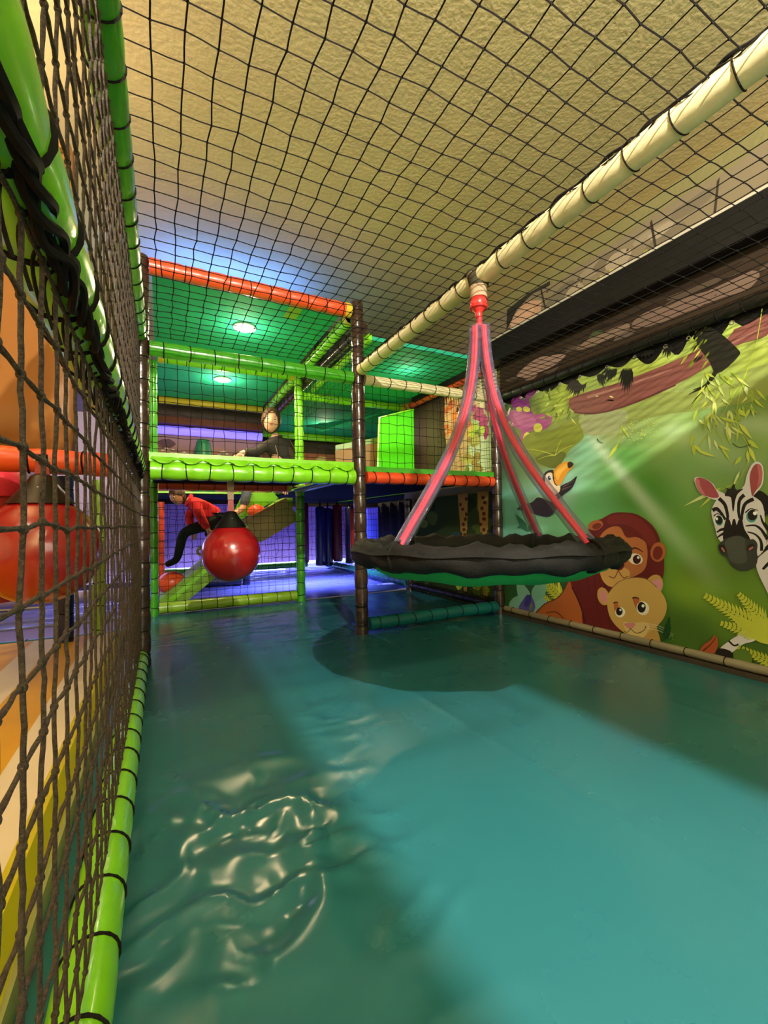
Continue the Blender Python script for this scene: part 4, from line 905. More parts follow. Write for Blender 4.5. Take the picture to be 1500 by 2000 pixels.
  ('f4f4f0',0,"2016 973 2016 963 2021 955 2028 951 2037 950 2046 954 2053 961 2057 971 2056 980 2052 988 2045 993 2036 993 2027 989 2020 982"),
  ('5a6a9a',0,"2020 970 2020 963 2023 957 2028 954 2034 953 2040 956 2045 962 2048 969 2048 976 2045 982 2040 986 2034 986 2028 983 2023 977"),
  ('15151c',0,"2023 969 2023 964 2025 959 2028 957 2032 957 2037 959 2040 963 2042 968 2042 973 2040 977 2037 979 2032 979 2028 977 2025 973"),
  ('ffffff',0,"2024 974 2025 972 2026 971 2028 970 2029 970 2031 971 2032 973 2032 974 2032 976 2031 977 2029 978 2027 978 2026 977 2025 975"),
 ],
 'printed_zebra':[
  ('dcd6dc',1,"931 487 901 553 843 699 737 678 676 546 687 152 752 180 869 328 902 391"),
  ('1b1718',1,"943 791 906 804 871 767 824 698 844 660 881 700 896 720"),
  ('1b1718',0,"924 518 917 524 908 533 899 543 889 552 880 561 871 571 862 580 856 585 867 601 872 594 880 585 889 574 897 564 906 553 915 542 923 532 929 525"),
  ('1b1718',0,"905 466 900 471 893 480 885 489 875 500 863 512 848 526 834 539 824 548 833 564 842 554 856 540 871 525 883 511 892 499 900 488 906 479 911 472"),
  ('1b1718',0,"888 385 880 396 870 412 859 429 846 445 832 461 815 478 800 493 789 504 798 519 808 508 823 492 840 473 854 455 867 437 878 419 887 402 894 390"),
  ('1b1718',0,"870 325 861 337 848 356 834 375 819 391 804 403 786 415 770 425 758 432 764 450 775 442 791 431 809 417 826 402 841 384 855 363 867 344 876 330"),
  ('1b1718',0,"834 274 825 287 813 306 799 325 786 340 771 348 754 355 739 360 728 363 730 382 741 378 756 372 774 363 791 352 806 334 820 313 832 293 840 279"),
  ('1b1718',0,"892 712 895 708 900 701 905 691 907 680 905 668 901 655 895 643 887 634 876 628 864 624 853 623 846 621 844 642 851 643 861 644 872 645 879 649 885 654 890 663 894 673 896 681 895 687 892 694 888 701 886 707"),
  ('dcd6dc',1,"989 799 962 833 953 873 935 916 914 931 896 912 892 872 899 828 922 795 943 781"),
  ('a04a50',1,"940 816 942 867 931 906 914 921 899 907 897 867 905 828 922 805 935 783"),
  ('bd6a6c',1,"914 919 899 904 897 867 907 829 917 815 910 864"),
  ('dcd6dc',1,"1033 795 1069 821 1082 849 1120 879 1154 888 1161 867 1142 815 1118 794 1075 773 1048 777"),
  ('a94f5a',1,"1074 824 1092 855 1125 880 1153 882 1156 855 1137 809 1113 794 1084 784 1061 788"),
  ('c87880',1,"1140 870 1154 880 1155 855 1136 812 1118 800 1136 842"),
  ('dcd6dc',1,"1094 712 1086 747 1066 778 1029 794 985 802 943 789 907 759 896 720 894 661 890 602 901 553 926 522 951 530 1009 578 1054 577 1074 608 1080 640"),
  ('262022',1,"1038 792 1028 818 1037 829 1015 822 1001 842 993 815 967 818 985 799 1003 775 1020 786"),
  ('1d1819',1,"1013 791 991 799 999 764 1005 723 1010 723 1012 765"),
  ('1d1819',0,"1067 774 1062 769 1056 763 1050 755 1045 747 1042 737 1039 725 1037 712 1035 702 1035 694 1036 688 1037 682 1037 678 1028 676 1027 680 1025 686 1024 694 1024 703 1025 715 1027 728 1029 741 1033 754 1039 765 1046 774 1052 781 1056 787"),
  ('1d1819',0,"968 797 972 793 977 788 983 781 987 771 990 760 992 747 992 734 993 722 992 711 991 701 990 692 989 685 979 687 980 694 981 702 982 712 982 722 981 733 980 745 978 757 976 765 972 771 968 776 963 780 959 783"),
  ('1d1819',0,"934 778 939 775 948 771 957 765 965 757 971 747 975 735 977 723 979 713 980 704 981 694 981 687 981 681 972 681 971 686 971 694 970 702 968 710 966 720 963 730 960 740 956 747 950 752 942 756 934 760 928 763"),
  ('1d1819',0,"1085 718 1082 720 1078 723 1075 725 1074 725 1072 724 1068 719 1063 714 1059 707 1055 700 1050 692 1046 684 1043 679 1035 685 1037 690 1041 698 1045 707 1049 715 1054 722 1058 729 1063 736 1070 741 1078 741 1085 738 1090 735 1093 733"),
  ('1d1819',1,"1039 677 1023 682 1016 656 1010 682 1001 682 996 658 988 681 976 686 968 641 949 595 991 599 1049 582"),
  ('1d1819',0,"963 651 957 651 948 652 939 653 931 652 925 649 920 644 915 639 910 632 906 623 901 612 896 601 893 593 883 601 886 608 891 619 897 630 903 640 909 647 915 653 922 657 930 660 939 660 949 659 958 657 964 656"),
  ('1d1819',0,"959 626 953 623 945 621 936 617 929 612 925 607 920 600 917 592 915 585 914 576 914 565 915 554 915 547 903 548 904 555 903 566 904 578 906 589 909 598 914 606 919 613 926 619 934 624 943 627 952 629 958 630"),
  ('1d1819',0,"1074 622 1071 623 1067 626 1063 628 1059 630 1055 631 1050 632 1045 632 1042 632 1044 648 1047 646 1052 644 1058 642 1063 640 1067 636 1071 632 1075 629 1077 626"),
  ('1d1819',0,"1072 598 1069 600 1064 603 1059 607 1055 609 1051 610 1047 612 1044 612 1041 613 1045 628 1048 626 1051 624 1055 621 1059 618 1064 614 1068 610 1072 605 1075 602"),
  ('1d1819',0,"911 700 910 694 909 686 908 677 905 668 902 659 898 650 894 642 892 637 882 645 885 650 890 657 894 665 898 673 901 680 903 688 905 696 907 701"),
  ('3a3d38',1,"1071 555 1063 576 1035 598 990 612 957 595 936 596 923 576 926 542 924 517 932 482 961 459 991 456 1021 474 1038 509 1060 524"),
  ('4d514a',1,"1044 582 1008 607 970 600 967 554 962 509 973 491 1003 486 1029 500 1035 536"),
  ('2a1c1c',0,"1044 533 1049 530 1056 532 1062 537 1066 544 1068 553 1067 561 1064 566 1058 568 1051 567 1045 562 1041 554 1039 546 1040 538"),
  ('a86a6a',0,"1046 534 1048 534 1051 536 1054 540 1057 545 1059 550 1059 554 1058 556 1056 556 1053 555 1050 551 1047 546 1045 541 1045 537"),
  ('2a1c1c',0,"934 572 933 566 934 559 938 552 945 547 951 544 958 545 962 548 963 554 961 562 957 569 951 574 944 577 938 576"),
  ('a86a6a',0,"937 564 937 562 939 558 942 554 946 551 950 548 953 548 955 549 955 551 954 555 950 559 946 562 942 564 939 565"),
  ('f6f6f4',0,"917 691 922 678 930 668 940 664 950 666 958 674 962 687 962 701 958 714 949 724 939 728 929 725 921 717 917 705"),
  ('5b9a9c',0,"919 690 924 679 931 670 940 667 949 669 956 676 960 687 960 700 956 711 948 719 939 723 930 721 923 713 919 702"),
  ('171416',0,"920 697 924 687 930 680 938 677 945 679 951 685 954 694 954 705 951 715 945 722 937 725 929 723 924 717 920 707"),
  ('ffffff',0,"921 708 922 704 924 701 927 700 930 700 932 702 934 705 935 708 934 712 932 715 929 716 926 716 924 715 922 712"),
  ('f6f6f4',0,"1046 684 1046 672 1050 661 1056 654 1064 652 1072 656 1079 664 1083 675 1083 688 1079 698 1072 705 1064 707 1056 703 1050 695"),
  ('5b9a9c',0,"1048 682 1048 671 1051 662 1056 656 1063 654 1071 657 1076 664 1080 674 1080 685 1076 695 1071 701 1064 702 1056 699 1051 692"),
  ('171416',0,"1051 684 1051 675 1054 667 1058 662 1064 660 1070 663 1075 669 1078 678 1078 688 1075 696 1070 701 1064 702 1059 699 1054 693"),
  ('ffffff',0,"1067 687 1068 684 1069 681 1072 680 1074 680 1076 681 1077 684 1078 687 1077 690 1076 692 1073 693 1071 693 1069 692 1068 690"),
  ('1d1819',0,"960 709 957 713 952 718 947 723 942 726 936 726 929 723 922 721 917 719 916 722 921 724 928 727 935 730 943 731 949 728 955 723 960 718 964 714"),
  ('1d1819',0,"1083 697 1081 699 1077 703 1074 707 1070 708 1067 707 1062 705 1058 702 1055 700 1054 702 1057 704 1061 708 1066 711 1070 712 1075 710 1080 707 1084 703 1086 701"),
  ('dcd6dc',1,"1078 89 1040 135 1004 169 978 195 937 184 946 157 988 132 1024 92 1051 70"),
  ('1d1819',0,"1045 130 1042 127 1036 122 1031 117 1024 114 1018 115 1012 118 1007 122 1004 124 1007 131 1010 129 1014 125 1018 123 1022 122 1026 124 1031 129 1036 134 1040 138"),
  ('241c1a',1,"1097 73 1073 93 1033 87 1043 56 1084 50"),
 ],
 'printed_palm':[
  ('c6cc45',1,"1037 255 951 240 894 266 819 256 786 171 898 153 945 162 982 194"),
  ('c2ca44',0,"909 215 951 235 1016 268 1085 302 1134 327 1135 326 1086 298 1019 261 956 226 915 202"),
  ('c2ca44',0,"916 211 915 235 919 252 931 280 929 246 926 228"),
  ('c2ca44',0,"916 211 935 209 951 201 978 181 949 189 933 195"),
  ('c2ca44',0,"929 218 928 241 932 257 944 284 942 252 940 234"),
  ('c2ca44',0,"929 218 948 217 963 209 989 190 961 197 946 203"),
  ('c2ca44',0,"943 225 941 247 945 263 957 288 956 257 953 241"),
  ('c2ca44',0,"943 225 961 224 975 217 1000 199 973 205 959 210"),
  ('c2ca44',0,"957 232 955 254 959 268 970 292 969 263 967 247"),
  ('c2ca44',0,"957 232 974 232 988 225 1011 208 986 213 972 218"),
  ('c2ca44',0,"971 240 969 260 972 274 984 296 983 268 981 253"),
  ('c2ca44',0,"971 240 987 240 1000 234 1023 217 998 221 985 226"),
  ('c2ca44',0,"985 247 983 267 986 279 997 300 997 274 995 260"),
  ('c2ca44',0,"985 247 1001 248 1013 242 1034 226 1011 230 999 234"),
  ('c2ca44',0,"1000 255 997 273 1000 285 1011 305 1011 280 1010 267"),
  ('c2ca44',0,"1000 255 1015 256 1026 251 1045 235 1024 238 1012 242"),
  ('c2ca44',0,"1015 263 1011 280 1015 291 1025 309 1025 285 1024 273"),
  ('c2ca44',0,"1015 263 1028 265 1039 259 1057 244 1037 247 1026 250"),
  ('c2ca44',0,"1029 271 1026 287 1029 297 1039 313 1040 291 1039 280"),
  ('c2ca44',0,"1029 271 1042 273 1052 268 1069 254 1050 256 1040 258"),
  ('c2ca44',0,"1044 279 1041 294 1043 303 1053 317 1055 297 1054 287"),
  ('c2ca44',0,"1044 279 1056 282 1065 277 1081 263 1063 264 1054 267"),
  ('c2ca44',0,"1060 287 1056 300 1058 309 1068 322 1070 303 1069 294"),
  ('c2ca44',0,"1060 287 1071 290 1079 286 1093 273 1077 273 1068 275"),
  ('c2ca44',0,"1075 295 1071 308 1073 315 1083 326 1085 309 1084 301"),
  ('c2ca44',0,"1075 295 1085 299 1093 295 1105 283 1090 282 1083 284"),
  ('c2ca44',0,"1091 303 1086 315 1088 321 1097 331 1100 316 1100 308"),
  ('c2ca44',0,"1091 303 1100 308 1106 304 1117 293 1104 291 1097 293"),
  ('c2ca44',0,"1107 312 1102 322 1104 328 1113 335 1116 322 1116 315"),
  ('c2ca44',0,"1107 312 1115 317 1120 314 1129 303 1118 301 1112 301"),
  ('c2ca44',0,"1123 320 1118 329 1119 334 1128 340 1131 328 1132 323"),
  ('c2ca44',0,"1123 320 1130 326 1135 323 1142 313 1132 310 1127 310"),
  ('c2ca44',0,"900 244 919 265 948 297 977 331 998 353 999 353 979 328 951 293 924 259 906 236"),
  ('c2ca44',0,"906 243 900 262 900 277 904 303 909 275 910 260"),
  ('c2ca44',0,"906 243 920 248 932 246 955 238 933 235 921 235"),
  ('c2ca44',0,"915 254 909 272 909 285 913 310 918 284 920 270"),
  ('c2ca44',0,"915 254 928 259 939 257 961 249 940 246 929 246"),
  ('c2ca44',0,"924 265 918 281 918 294 922 316 927 292 929 279"),
  ('c2ca44',0,"924 265 936 270 947 269 967 261 948 257 937 257"),
  ('c2ca44',0,"934 276 928 291 928 302 932 323 937 301 938 289"),
  ('c2ca44',0,"934 276 944 282 954 280 972 273 955 269 946 268"),
  ('c2ca44',0,"943 287 937 301 937 311 941 329 947 310 948 299"),
  ('c2ca44',0,"943 287 953 293 961 292 978 284 962 280 954 280"),
  ('c2ca44',0,"952 299 947 311 947 320 951 336 956 318 958 309"),
  ('c2ca44',0,"952 299 961 305 969 303 983 296 970 292 962 291"),
  ('c2ca44',0,"962 310 956 321 956 329 961 342 966 327 967 319"),
  ('c2ca44',0,"962 310 969 316 976 315 989 308 977 304 971 303"),
  ('c2ca44',0,"972 322 966 331 966 337 971 349 976 336 977 329"),
  ('c2ca44',0,"972 322 978 328 984 327 995 320 985 315 979 314"),
  ('c2ca44',0,"982 333 976 341 976 346 981 356 986 345 987 339"),
  ('c2ca44',0,"982 333 987 340 991 339 1001 332 992 327 988 326"),
  ('c2ca44',0,"991 345 986 351 986 355 991 363 996 354 997 350"),
  ('c2ca44',0,"991 345 995 352 999 351 1006 344 1000 339 997 338"),
  ('c2ca44',0,"927 190 956 194 998 199 1043 205 1074 208 1074 208 1043 202 1000 194 958 186 930 180"),
  ('c2ca44',0,"933 186 934 204 940 214 955 230 949 206 945 194"),
  ('c2ca44',0,"933 186 948 182 959 173 976 152 954 163 943 170"),
  ('c2ca44',0,"948 188 949 205 954 215 968 229 964 207 960 196"),
  ('c2ca44',0,"948 188 963 185 972 177 988 157 968 166 958 173"),
  ('c2ca44',0,"964 191 964 207 969 215 982 228 978 207 975 197"),
  ('c2ca44',0,"964 191 977 189 986 181 1000 162 982 170 972 176"),
  ('c2ca44',0,"980 193 979 208 984 216 996 226 993 208 990 198"),
  ('c2ca44',0,"980 193 992 192 1000 185 1012 168 995 174 987 180"),
  ('c2ca44',0,"996 196 994 210 999 216 1010 225 1008 208 1006 200"),
  ('c2ca44',0,"996 196 1007 195 1014 189 1025 173 1010 179 1002 183"),
  ('c2ca44',0,"1012 198 1010 211 1014 217 1025 224 1024 208 1022 201"),
  ('c2ca44',0,"1012 198 1022 199 1028 193 1037 179 1024 183 1017 186"),
  ('c2ca44',0,"1028 201 1026 212 1029 217 1039 222 1039 209 1038 202"),
  ('c2ca44',0,"1028 201 1038 202 1043 198 1050 185 1038 187 1032 190"),
  ('c2ca44',0,"1045 204 1042 214 1045 218 1054 221 1055 209 1054 204"),
  ('c2ca44',0,"1045 204 1053 206 1057 202 1063 190 1053 191 1048 193"),
  ('c2ca44',0,"1062 206 1058 215 1061 218 1069 220 1071 210 1070 205"),
  ('c2ca44',0,"1062 206 1069 210 1072 206 1076 196 1068 196 1064 197"),
  ('b5bd3e',0,"842 68 874 77 922 91 973 106 1010 116 1010 116 975 103 924 86 877 69 845 58"),
  ('b5bd3e',0,"847 64 846 82 850 93 861 110 859 86 857 74"),
  ('b5bd3e',0,"847 64 861 62 871 54 889 36 869 44 858 50"),
  ('b5bd3e',0,"860 68 859 85 863 95 874 111 872 89 870 77"),
  ('b5bd3e',0,"860 68 873 67 883 59 900 42 881 49 870 54"),
  ('b5bd3e',0,"873 72 872 88 876 98 886 113 885 91 882 80"),
  ('b5bd3e',0,"873 72 886 71 895 64 910 48 892 54 883 59"),
  ('b5bd3e',0,"887 77 885 92 888 101 898 114 897 94 896 84"),
  ('b5bd3e',0,"887 77 898 76 907 70 921 54 904 59 895 64"),
  ('b5bd3e',0,"900 81 898 95 901 104 911 115 910 97 909 87"),
  ('b5bd3e',0,"900 81 911 81 919 75 932 60 916 64 908 68"),
  ('b5bd3e',0,"914 85 911 99 914 106 924 117 924 99 922 91"),
  ('b5bd3e',0,"914 85 924 86 931 81 943 66 929 70 921 73"),
  ('b5bd3e',0,"928 90 925 102 928 109 937 118 937 102 936 94"),
  ('b5bd3e',0,"928 90 937 91 944 86 954 72 941 75 934 78"),
  ('b5bd3e',0,"942 94 938 106 941 112 950 120 951 105 950 98"),
  ('b5bd3e',0,"942 94 950 96 956 92 966 79 953 81 947 83"),
  ('b5bd3e',0,"956 99 952 110 955 115 963 121 964 108 964 101"),
  ('b5bd3e',0,"956 99 964 101 969 97 977 85 966 86 961 88"),
  ('b5bd3e',0,"970 103 966 113 968 118 977 123 978 111 978 105"),
  ('b5bd3e',0,"970 103 977 106 982 103 989 92 979 92 974 93"),
  ('b5bd3e',0,"985 108 981 117 982 121 990 124 992 114 992 109"),
  ('b5bd3e',0,"985 108 991 112 995 109 1000 98 992 97 988 99"),
  ('b5bd3e',0,"1000 113 995 121 997 124 1004 126 1007 117 1007 112"),
  ('b5bd3e',0,"1000 113 1005 117 1008 114 1012 105 1005 103 1002 104"),
  ('c2ca44',0,"853 218 842 250 825 296 809 341 798 372 798 372 811 342 829 298 848 253 862 222"),
  ('c2ca44',0,"856 225 839 230 826 239 805 259 829 248 842 241"),
  ('c2ca44',0,"856 225 855 246 859 262 869 288 867 257 864 241"),
  ('c2ca44',0,"850 240 834 245 823 253 803 271 825 262 837 255"),
  ('c2ca44',0,"850 240 849 260 852 275 862 298 860 270 858 255"),
  ('c2ca44',0,"843 256 829 259 819 267 802 284 821 275 832 270"),
  ('c2ca44',0,"843 256 842 274 845 287 855 309 853 283 851 269"),
  ('c2ca44',0,"837 271 825 273 815 280 800 296 818 289 827 284"),
  ('c2ca44',0,"837 271 836 288 839 300 847 319 847 295 845 283"),
  ('c2ca44',0,"831 286 820 288 811 294 798 308 814 303 823 298"),
  ('c2ca44',0,"831 286 830 302 832 312 840 329 840 308 839 297"),
  ('c2ca44',0,"826 302 815 302 808 308 796 321 810 316 818 313"),
  ('c2ca44',0,"826 302 823 315 826 324 833 339 833 320 832 310"),
  ('c2ca44',0,"820 317 810 316 804 321 794 333 807 330 813 327"),
  ('c2ca44',0,"820 317 817 329 819 337 826 349 827 333 826 324"),
  ('c2ca44',0,"814 332 806 331 801 335 792 345 803 343 809 341"),
  ('c2ca44',0,"814 332 811 342 813 349 819 359 820 345 820 338"),
  ('c2ca44',0,"808 347 801 345 797 348 790 358 799 357 804 355"),
  ('c2ca44',0,"808 347 805 356 806 361 812 369 814 357 814 351"),
  ('c2ca44',0,"802 361 797 359 793 361 788 370 796 370 799 369"),
  ('c2ca44',0,"802 361 799 369 800 373 806 379 807 369 807 364"),
  ('a9532f',1,"1163 57 1144 94 1114 122 1097 148 1085 129 1089 91 1107 55 1141 46"),
  ('5c2313',0,"1148 57 1142 65 1132 76 1122 88 1113 100 1107 110 1100 121 1095 131 1092 138 1094 139 1098 132 1103 123 1110 112 1117 102 1125 92 1136 80 1145 70 1152 62"),
  ('5d7a2c',1,"1024 92 980 113 956 85 965 57 1016 48"),
 ],
}
MURAL_BG=[(2.39, 0.76, 110, 185, 165), (2.11, 1.16, 120, 135, 55), (1.97, 0.88, 150, 205, 190), (1.75, 0.74, 105, 185, 120), (1.54, 1.02, 100, 165, 80), (1.77, 1.11, 140, 200, 160), (1.43, 0.84, 80, 150, 45), (1.31, 0.59, 100, 155, 55), (1.2, 0.35, 115, 150, 45), (0.99, 0.26, 105, 140, 42), (1.46, 0.07, 50, 90, 32), (1.2, 0.14, 75, 110, 38), (1.06, 1.19, 120, 155, 80), (0.91, 1.15, 112, 142, 60), (1.29, 1.3, 150, 165, 95), (1.57, 1.2, 150, 165, 105), (1.24, 1.11, 155, 190, 110), (0.88, 1.37, 150, 165, 70), (2.35, 0.27, 60, 110, 60), (2.26, 0.08, 40, 80, 45), (2.38, 1.13, 80, 115, 75), (1.18, 0.97, 125, 165, 95), (1.42, 0.32, 90, 140, 42), (0.91, 0.6, 112, 142, 50), (1.94, 0.64, 120, 195, 150), (1.65, 0.62, 95, 170, 90), (2.36, 1.5, 60, 90, 35), (1.91, 1.46, 150, 170, 60), (1.41, 1.44, 160, 175, 70), (1.05, 1.47, 150, 170, 75), (0.88, 1.5, 150, 160, 80), (0.92, 0.08, 70, 100, 35), (2.17, 1.35, 110, 125, 50), (1.88, 1.23, 120, 130, 60)]

# banner with a scalloped upper edge
ban = thing('mural_banner', 'printed jungle mural banner with zebra, lions and toucan on the wall', 'mural', (2.285, 1.2, .03))
EY = [2.44+.29*0, 2.27, 2.115, 1.93, 1.78, 1.60, 1.437, 1.276, 1.167, .988, .80, .62, .44, .26, .08, -.1, -.3, -.5, -.7, -.9, -1.1]
def top_z(y):
    for a, b in zip(EY[:-1], EY[1:]):
        if b <= y <= a:
            t = (a-y)/(a-b); deep = .075 if .75 < b < 1.3 else .036
            return 1.578-deep*math.sin(math.pi*t)
    return 1.57
nz = 70; ys = np.linspace(2.49, -1.1, 190); mb = MB(); pts_bg = np.array([b[:2] for b in MURAL_BG]); col_bg = np.array([lin(b[2:]) for b in MURAL_BG])
def bg_col(y, z):
    d = ((pts_bg[:,0]-y)**2+((pts_bg[:,1]-z)*1.15)**2)+.0009; ww = d**-1.7; c = (col_bg*ww[:,None]).sum(0)/ww.sum()
    n = float(vnoise(np.array(y*6.), np.array(z*9.), 31))-.5; c = c*(1+.35*n)
    if z > 1.36+.08*math.sin(y*3): c = c*(.75+.6*float(vnoise(np.array(y*25.), np.array(z*14.), 33)))
    # printed sunbeam
    for (ya, za, yb, zb, wd, st) in ((1.72,1.18,1.19,.51,.035,.55), (1.30,1.16,.85,.86,.06,.22), (1.12,1.15,.6,1.0,.05,.3)):
        L = math.hypot(yb-ya, zb-za); t = ((y-ya)*(yb-ya)+(z-za)*(zb-za))/L/L
        if -.05 < t < 1.25:
            dd = abs((y-ya)*(zb-za)-(z-za)*(yb-ya))/L; g = st*math.exp(-(dd/(wd*(.7+.6*t)))**2)*max(0, 1-max(0,t-.5)*1.3)*min(1,(t+.05)*8)
            c = c*(1-g)+np.array(lin((222,240,212)))*g
    return tuple(float(min(.95, v)) for v in c)
vs = []; cc = []
for y in ys:
    tz = top_z(float(y))
    for k in range(nz+1):
        z = .035+(tz-.035)*k/nz; vs.append((2.285+.004*math.sin(y*17)*max(0, (z-1.35))*4, float(y), z)); cc.append(bg_col(float(y), z))
fs = []; fc = []
for i in range(len(ys)-1):
    for k in range(nz): a = i*(nz+1)+k; fs.append((a, a+1, a+nz+2, a+nz+1))
me = bpy.data.meshes.new('printed_sheet'); me.from_pydata(vs, [], fs); me.materials.append(M['print'])
at = me.color_attributes.new('ink', 'FLOAT_COLOR', 'POINT'); at.data.foreach_set('color', [q for c in cc for q in (*c, 1.)])
me.polygons.foreach_set('use_smooth', [True]*len(fs))
sheet = bpy.data.objects.new('printed_sheet', me); C.objects.link(sheet); sheet.parent = ban; sheet.matrix_parent_inverse = Matrix.Translation(-ban.location)
for k, v in MURAL.items(): print_part(k, v, ban, 2.2845 if k != 'printed_branch' else 2.283)
e0 = None
for y in EY[:16]:
    if e0 is None: e0 = MB().torus((0,0,0), .0085, .0028, (1,0,0), 12, 6).build('eyelet', M['steel'], ban); e0.location = (2.281, y, 1.566)
    else: inst(e0, 'eyelet', ban, (2.281, y, 1.566))
lc = MB(); pts = []
for y in np.linspace(2.45, -.8, 120): pts.append((2.278, float(y), 1.578+.018*math.sin(float(y)*34)))
lc.tube(pts, .0016, 5).build('lacing_cord', M['black'], ban)
struct(MB().box((XW-.004,-1.6,1.40), (XW+.004,2.5,1.70)).build('trim_black_backing', M['blackpaint'], None, False))
# painted stone band above the beam and dark timber band below it
rp = thing('rock_painting', 'painted grey rocks along the wall above the black beam', 'wall painting', (2.30, 1.0, 2.03))
mb = MB(); rs = random.Random(4); topy = [3.3,3.0,2.75,2.5,2.35,2.2,2.05,1.9,1.75,1.6,1.45,1.3,1.15,1.0,.85,.7,.5,.2,-.2,-.6,-1.2]
tz = [2.16,2.2,2.23,2.25,2.265,2.27,2.25,2.24,2.26,2.255,2.27,2.28,2.285,2.27,2.29,2.30,2.29,2.31,2.30,2.32,2.31]
P = [(y, z) for y, z in zip(topy, tz)]+[(-1.2,2.03),(3.3,2.03)]
print_part('painted_stones', [('#7d7058', 0, ' '.join('%d %d' % (a*1000, b*1000) for a, b in P))], rp, 2.3045, M['paintprint'])
sh = []
def blob(col, y, z, a, b, n=9): sh.append((col, 1, ' '.join('%d %d' % ((y+a*math.cos(t*6.283/n)*rs.uniform(.75,1.15))*1000, (z+b*math.sin(t*6.283/n)*rs.uniform(.75,1.15))*1000) for t in range(n))))
blob('#b78f72', 2.22, 2.14, .17, .09, 12); blob('#c49c80', 2.26, 2.15, .11, .06); blob('#6b6250', 1.9, 2.13, .14, .08)
for i in range(34): blob(rs.choice(['#8c7f68', '#6f6450', '#9a8b72', '#5c5444']), rs.uniform(-.8, 1.85), rs.uniform(2.06, 2.22), rs.uniform(.04, .12), rs.uniform(.02, .05))
for i in range(26): blob('#3f382c', rs.uniform(-.5, 2.2), rs.uniform(2.06, 2.22), .010, .006, 6)
for i in range(46): blob(rs.choice(['#a9b046', '#8f9a36']), rs.gauss(1.62, .13), rs.uniform(2.04, 2.12), .012, .005, 6)
for y, a in ((2.02, .05), (1.30, .03), (1.05, -.03)): sh.append(('#3b352a', 0, ' '.join('%d %d' % (v[0]*1000, v[1]*1000) for v in ((y,2.03),(y+.012,2.03),(y+.012+a,2.25),(y+a,2.26)))))
sh.append(('#33302a', 0, ' '.join('%d %d' % (v[0]*1000, v[1]*1000) for v in ((2.42,2.03),(2.40,2.12),(2.30,2.22),(2.15,2.262),(2.0,2.25),(2.0,2.275),(2.2,2.285),(2.4,2.26)))))
print_part('painted_shading', sh, rp, 2.3045, M['paintprint'])
tb = thing('timber_painting', 'painted dark timber and stone band between the black beam and the mural', 'wall painting', (2.30, 1.0, 1.70)); sh = []
sh.append(('#33291f', 0, '2480 1600 -1200 1600 -1200 1870 2480 1870'))
for i in range(16): blob(rs.choice(['#6a574a', '#5a4b40', '#4c4034', '#42492f']), 2.35-i*.17, rs.uniform(1.70, 1.80), rs.uniform(.05,.14), rs.uniform(.02,.05))
for i in range(20): blob('#2a2019', rs.uniform(-.8, 2.4), rs.uniform(1.66, 1.85), rs.uniform(.05,.2), .010)
blob('#8a7062', 2.1, 1.74, .22, .05, 12); blob('#74604f', 1.62, 1.75, .20, .03, 12); blob('#6a564a', 1.2, 1.73, .16, .04, 12)
print_part('painted_timber', sh, tb, 2.2955, M['paintprint'])

# pipes on the mural wall
padded_bar('wall_pipe', 'cream padded pipe tied along the foot of the jungle mural', (2.272,2.47,.040), (2.272,-1.2,.040), .020, mat('grey_cream_vinyl','#8d846a',.45,noise=.1,scale=6), .17, 'padded pipe', bulge=.03, tie_t=.002, n=14)
padded_bar('ceiling_edge_pipe', 'black padded pipe carrying the net edge above the mural', (2.265,2.47,1.615), (2.265,-1.2,1.615), .030, M['blackvinyl'], .10, 'padded pipe', bulge=.08, tie_t=.003)
struct(MB().box((2.235,-1.3,0.0), (2.30,2.5,.018)).build('baseboard_mural', mat('dark_base_trim','#3f362c',.5), None, False))

# ================================================================== THE PLAY FRAME: POSTS
def post(name, label, x, y, z1, r, m, z0=0, sp=.115, collar=None):
    return padded_bar(name, label, (x,y,z0), (x,y,z1), r, M[m], sp, 'post', bulge=.12, tie_t=.003)
post('padded_post', 'glossy dark brown padded post standing in the middle, beside the nest swing', 1.115, Y0, 2.10, .042, 'brown')
post('padded_post', 'dark brown padded post at the end of the side net', -.092, Y0, 2.08, .042, 'brown')
post('padded_post', 'dark brown padded post against the mural wall by the toucan', 2.245, Y0, 1.66, .038, 'brown')
post('padded_post', 'green padded post behind the hanging red ball, beside the passage', 1.115, Y1, .995, .040, 'green')
post('padded_post', 'lime padded post on the upper deck beside the seated woman', 1.115, Y1, 2.0, .040, 'lime', 1.04)
post('padded_post', 'thin green padded post at the low end of the climbing ramp', -.062, Y1, 2.0, .038, 'green')
post('padded_post', 'dark padded post at the far corner of the lower bay', 2.255, Y1, .93, .036, 'brown')
post('padded_post', 'navy padded post behind the red ball under the deck', .86, 5.15, .93, .040, 'navy', .01)
post('padded_post', 'dark green padded post under the ramp board', .74, 5.22, .93, .030, 'green', .01)
post('padded_post', 'dark brown padded post beside the side net, close to the camera side', -.10, -.55, 2.0, .040, 'brown')
# side frame along the net beside the camera
padded_bar('padded_rail', 'long lime padded rail on the floor below the side net', (-.100,-.5,.052), (-.100,Y0-.05,.052), .040, M['lime'], .125, 'padded rail', bulge=.05)
padded_bar('padded_rail', 'thick lime padded rail at deck height along the side net', (-.108,-.5,.985), (-.108,Y0-.05,.985), .041, M['lime'], .118, 'padded rail', bulge=.09, tie_t=.0036)
padded_bar('padded_rail', 'green padded rail high up where the ceiling net meets the side net', (-.098,-.5,1.662), (-.098,Y0-.05,1.662), .037, M['green'], .125, 'padded rail', bulge=.06)
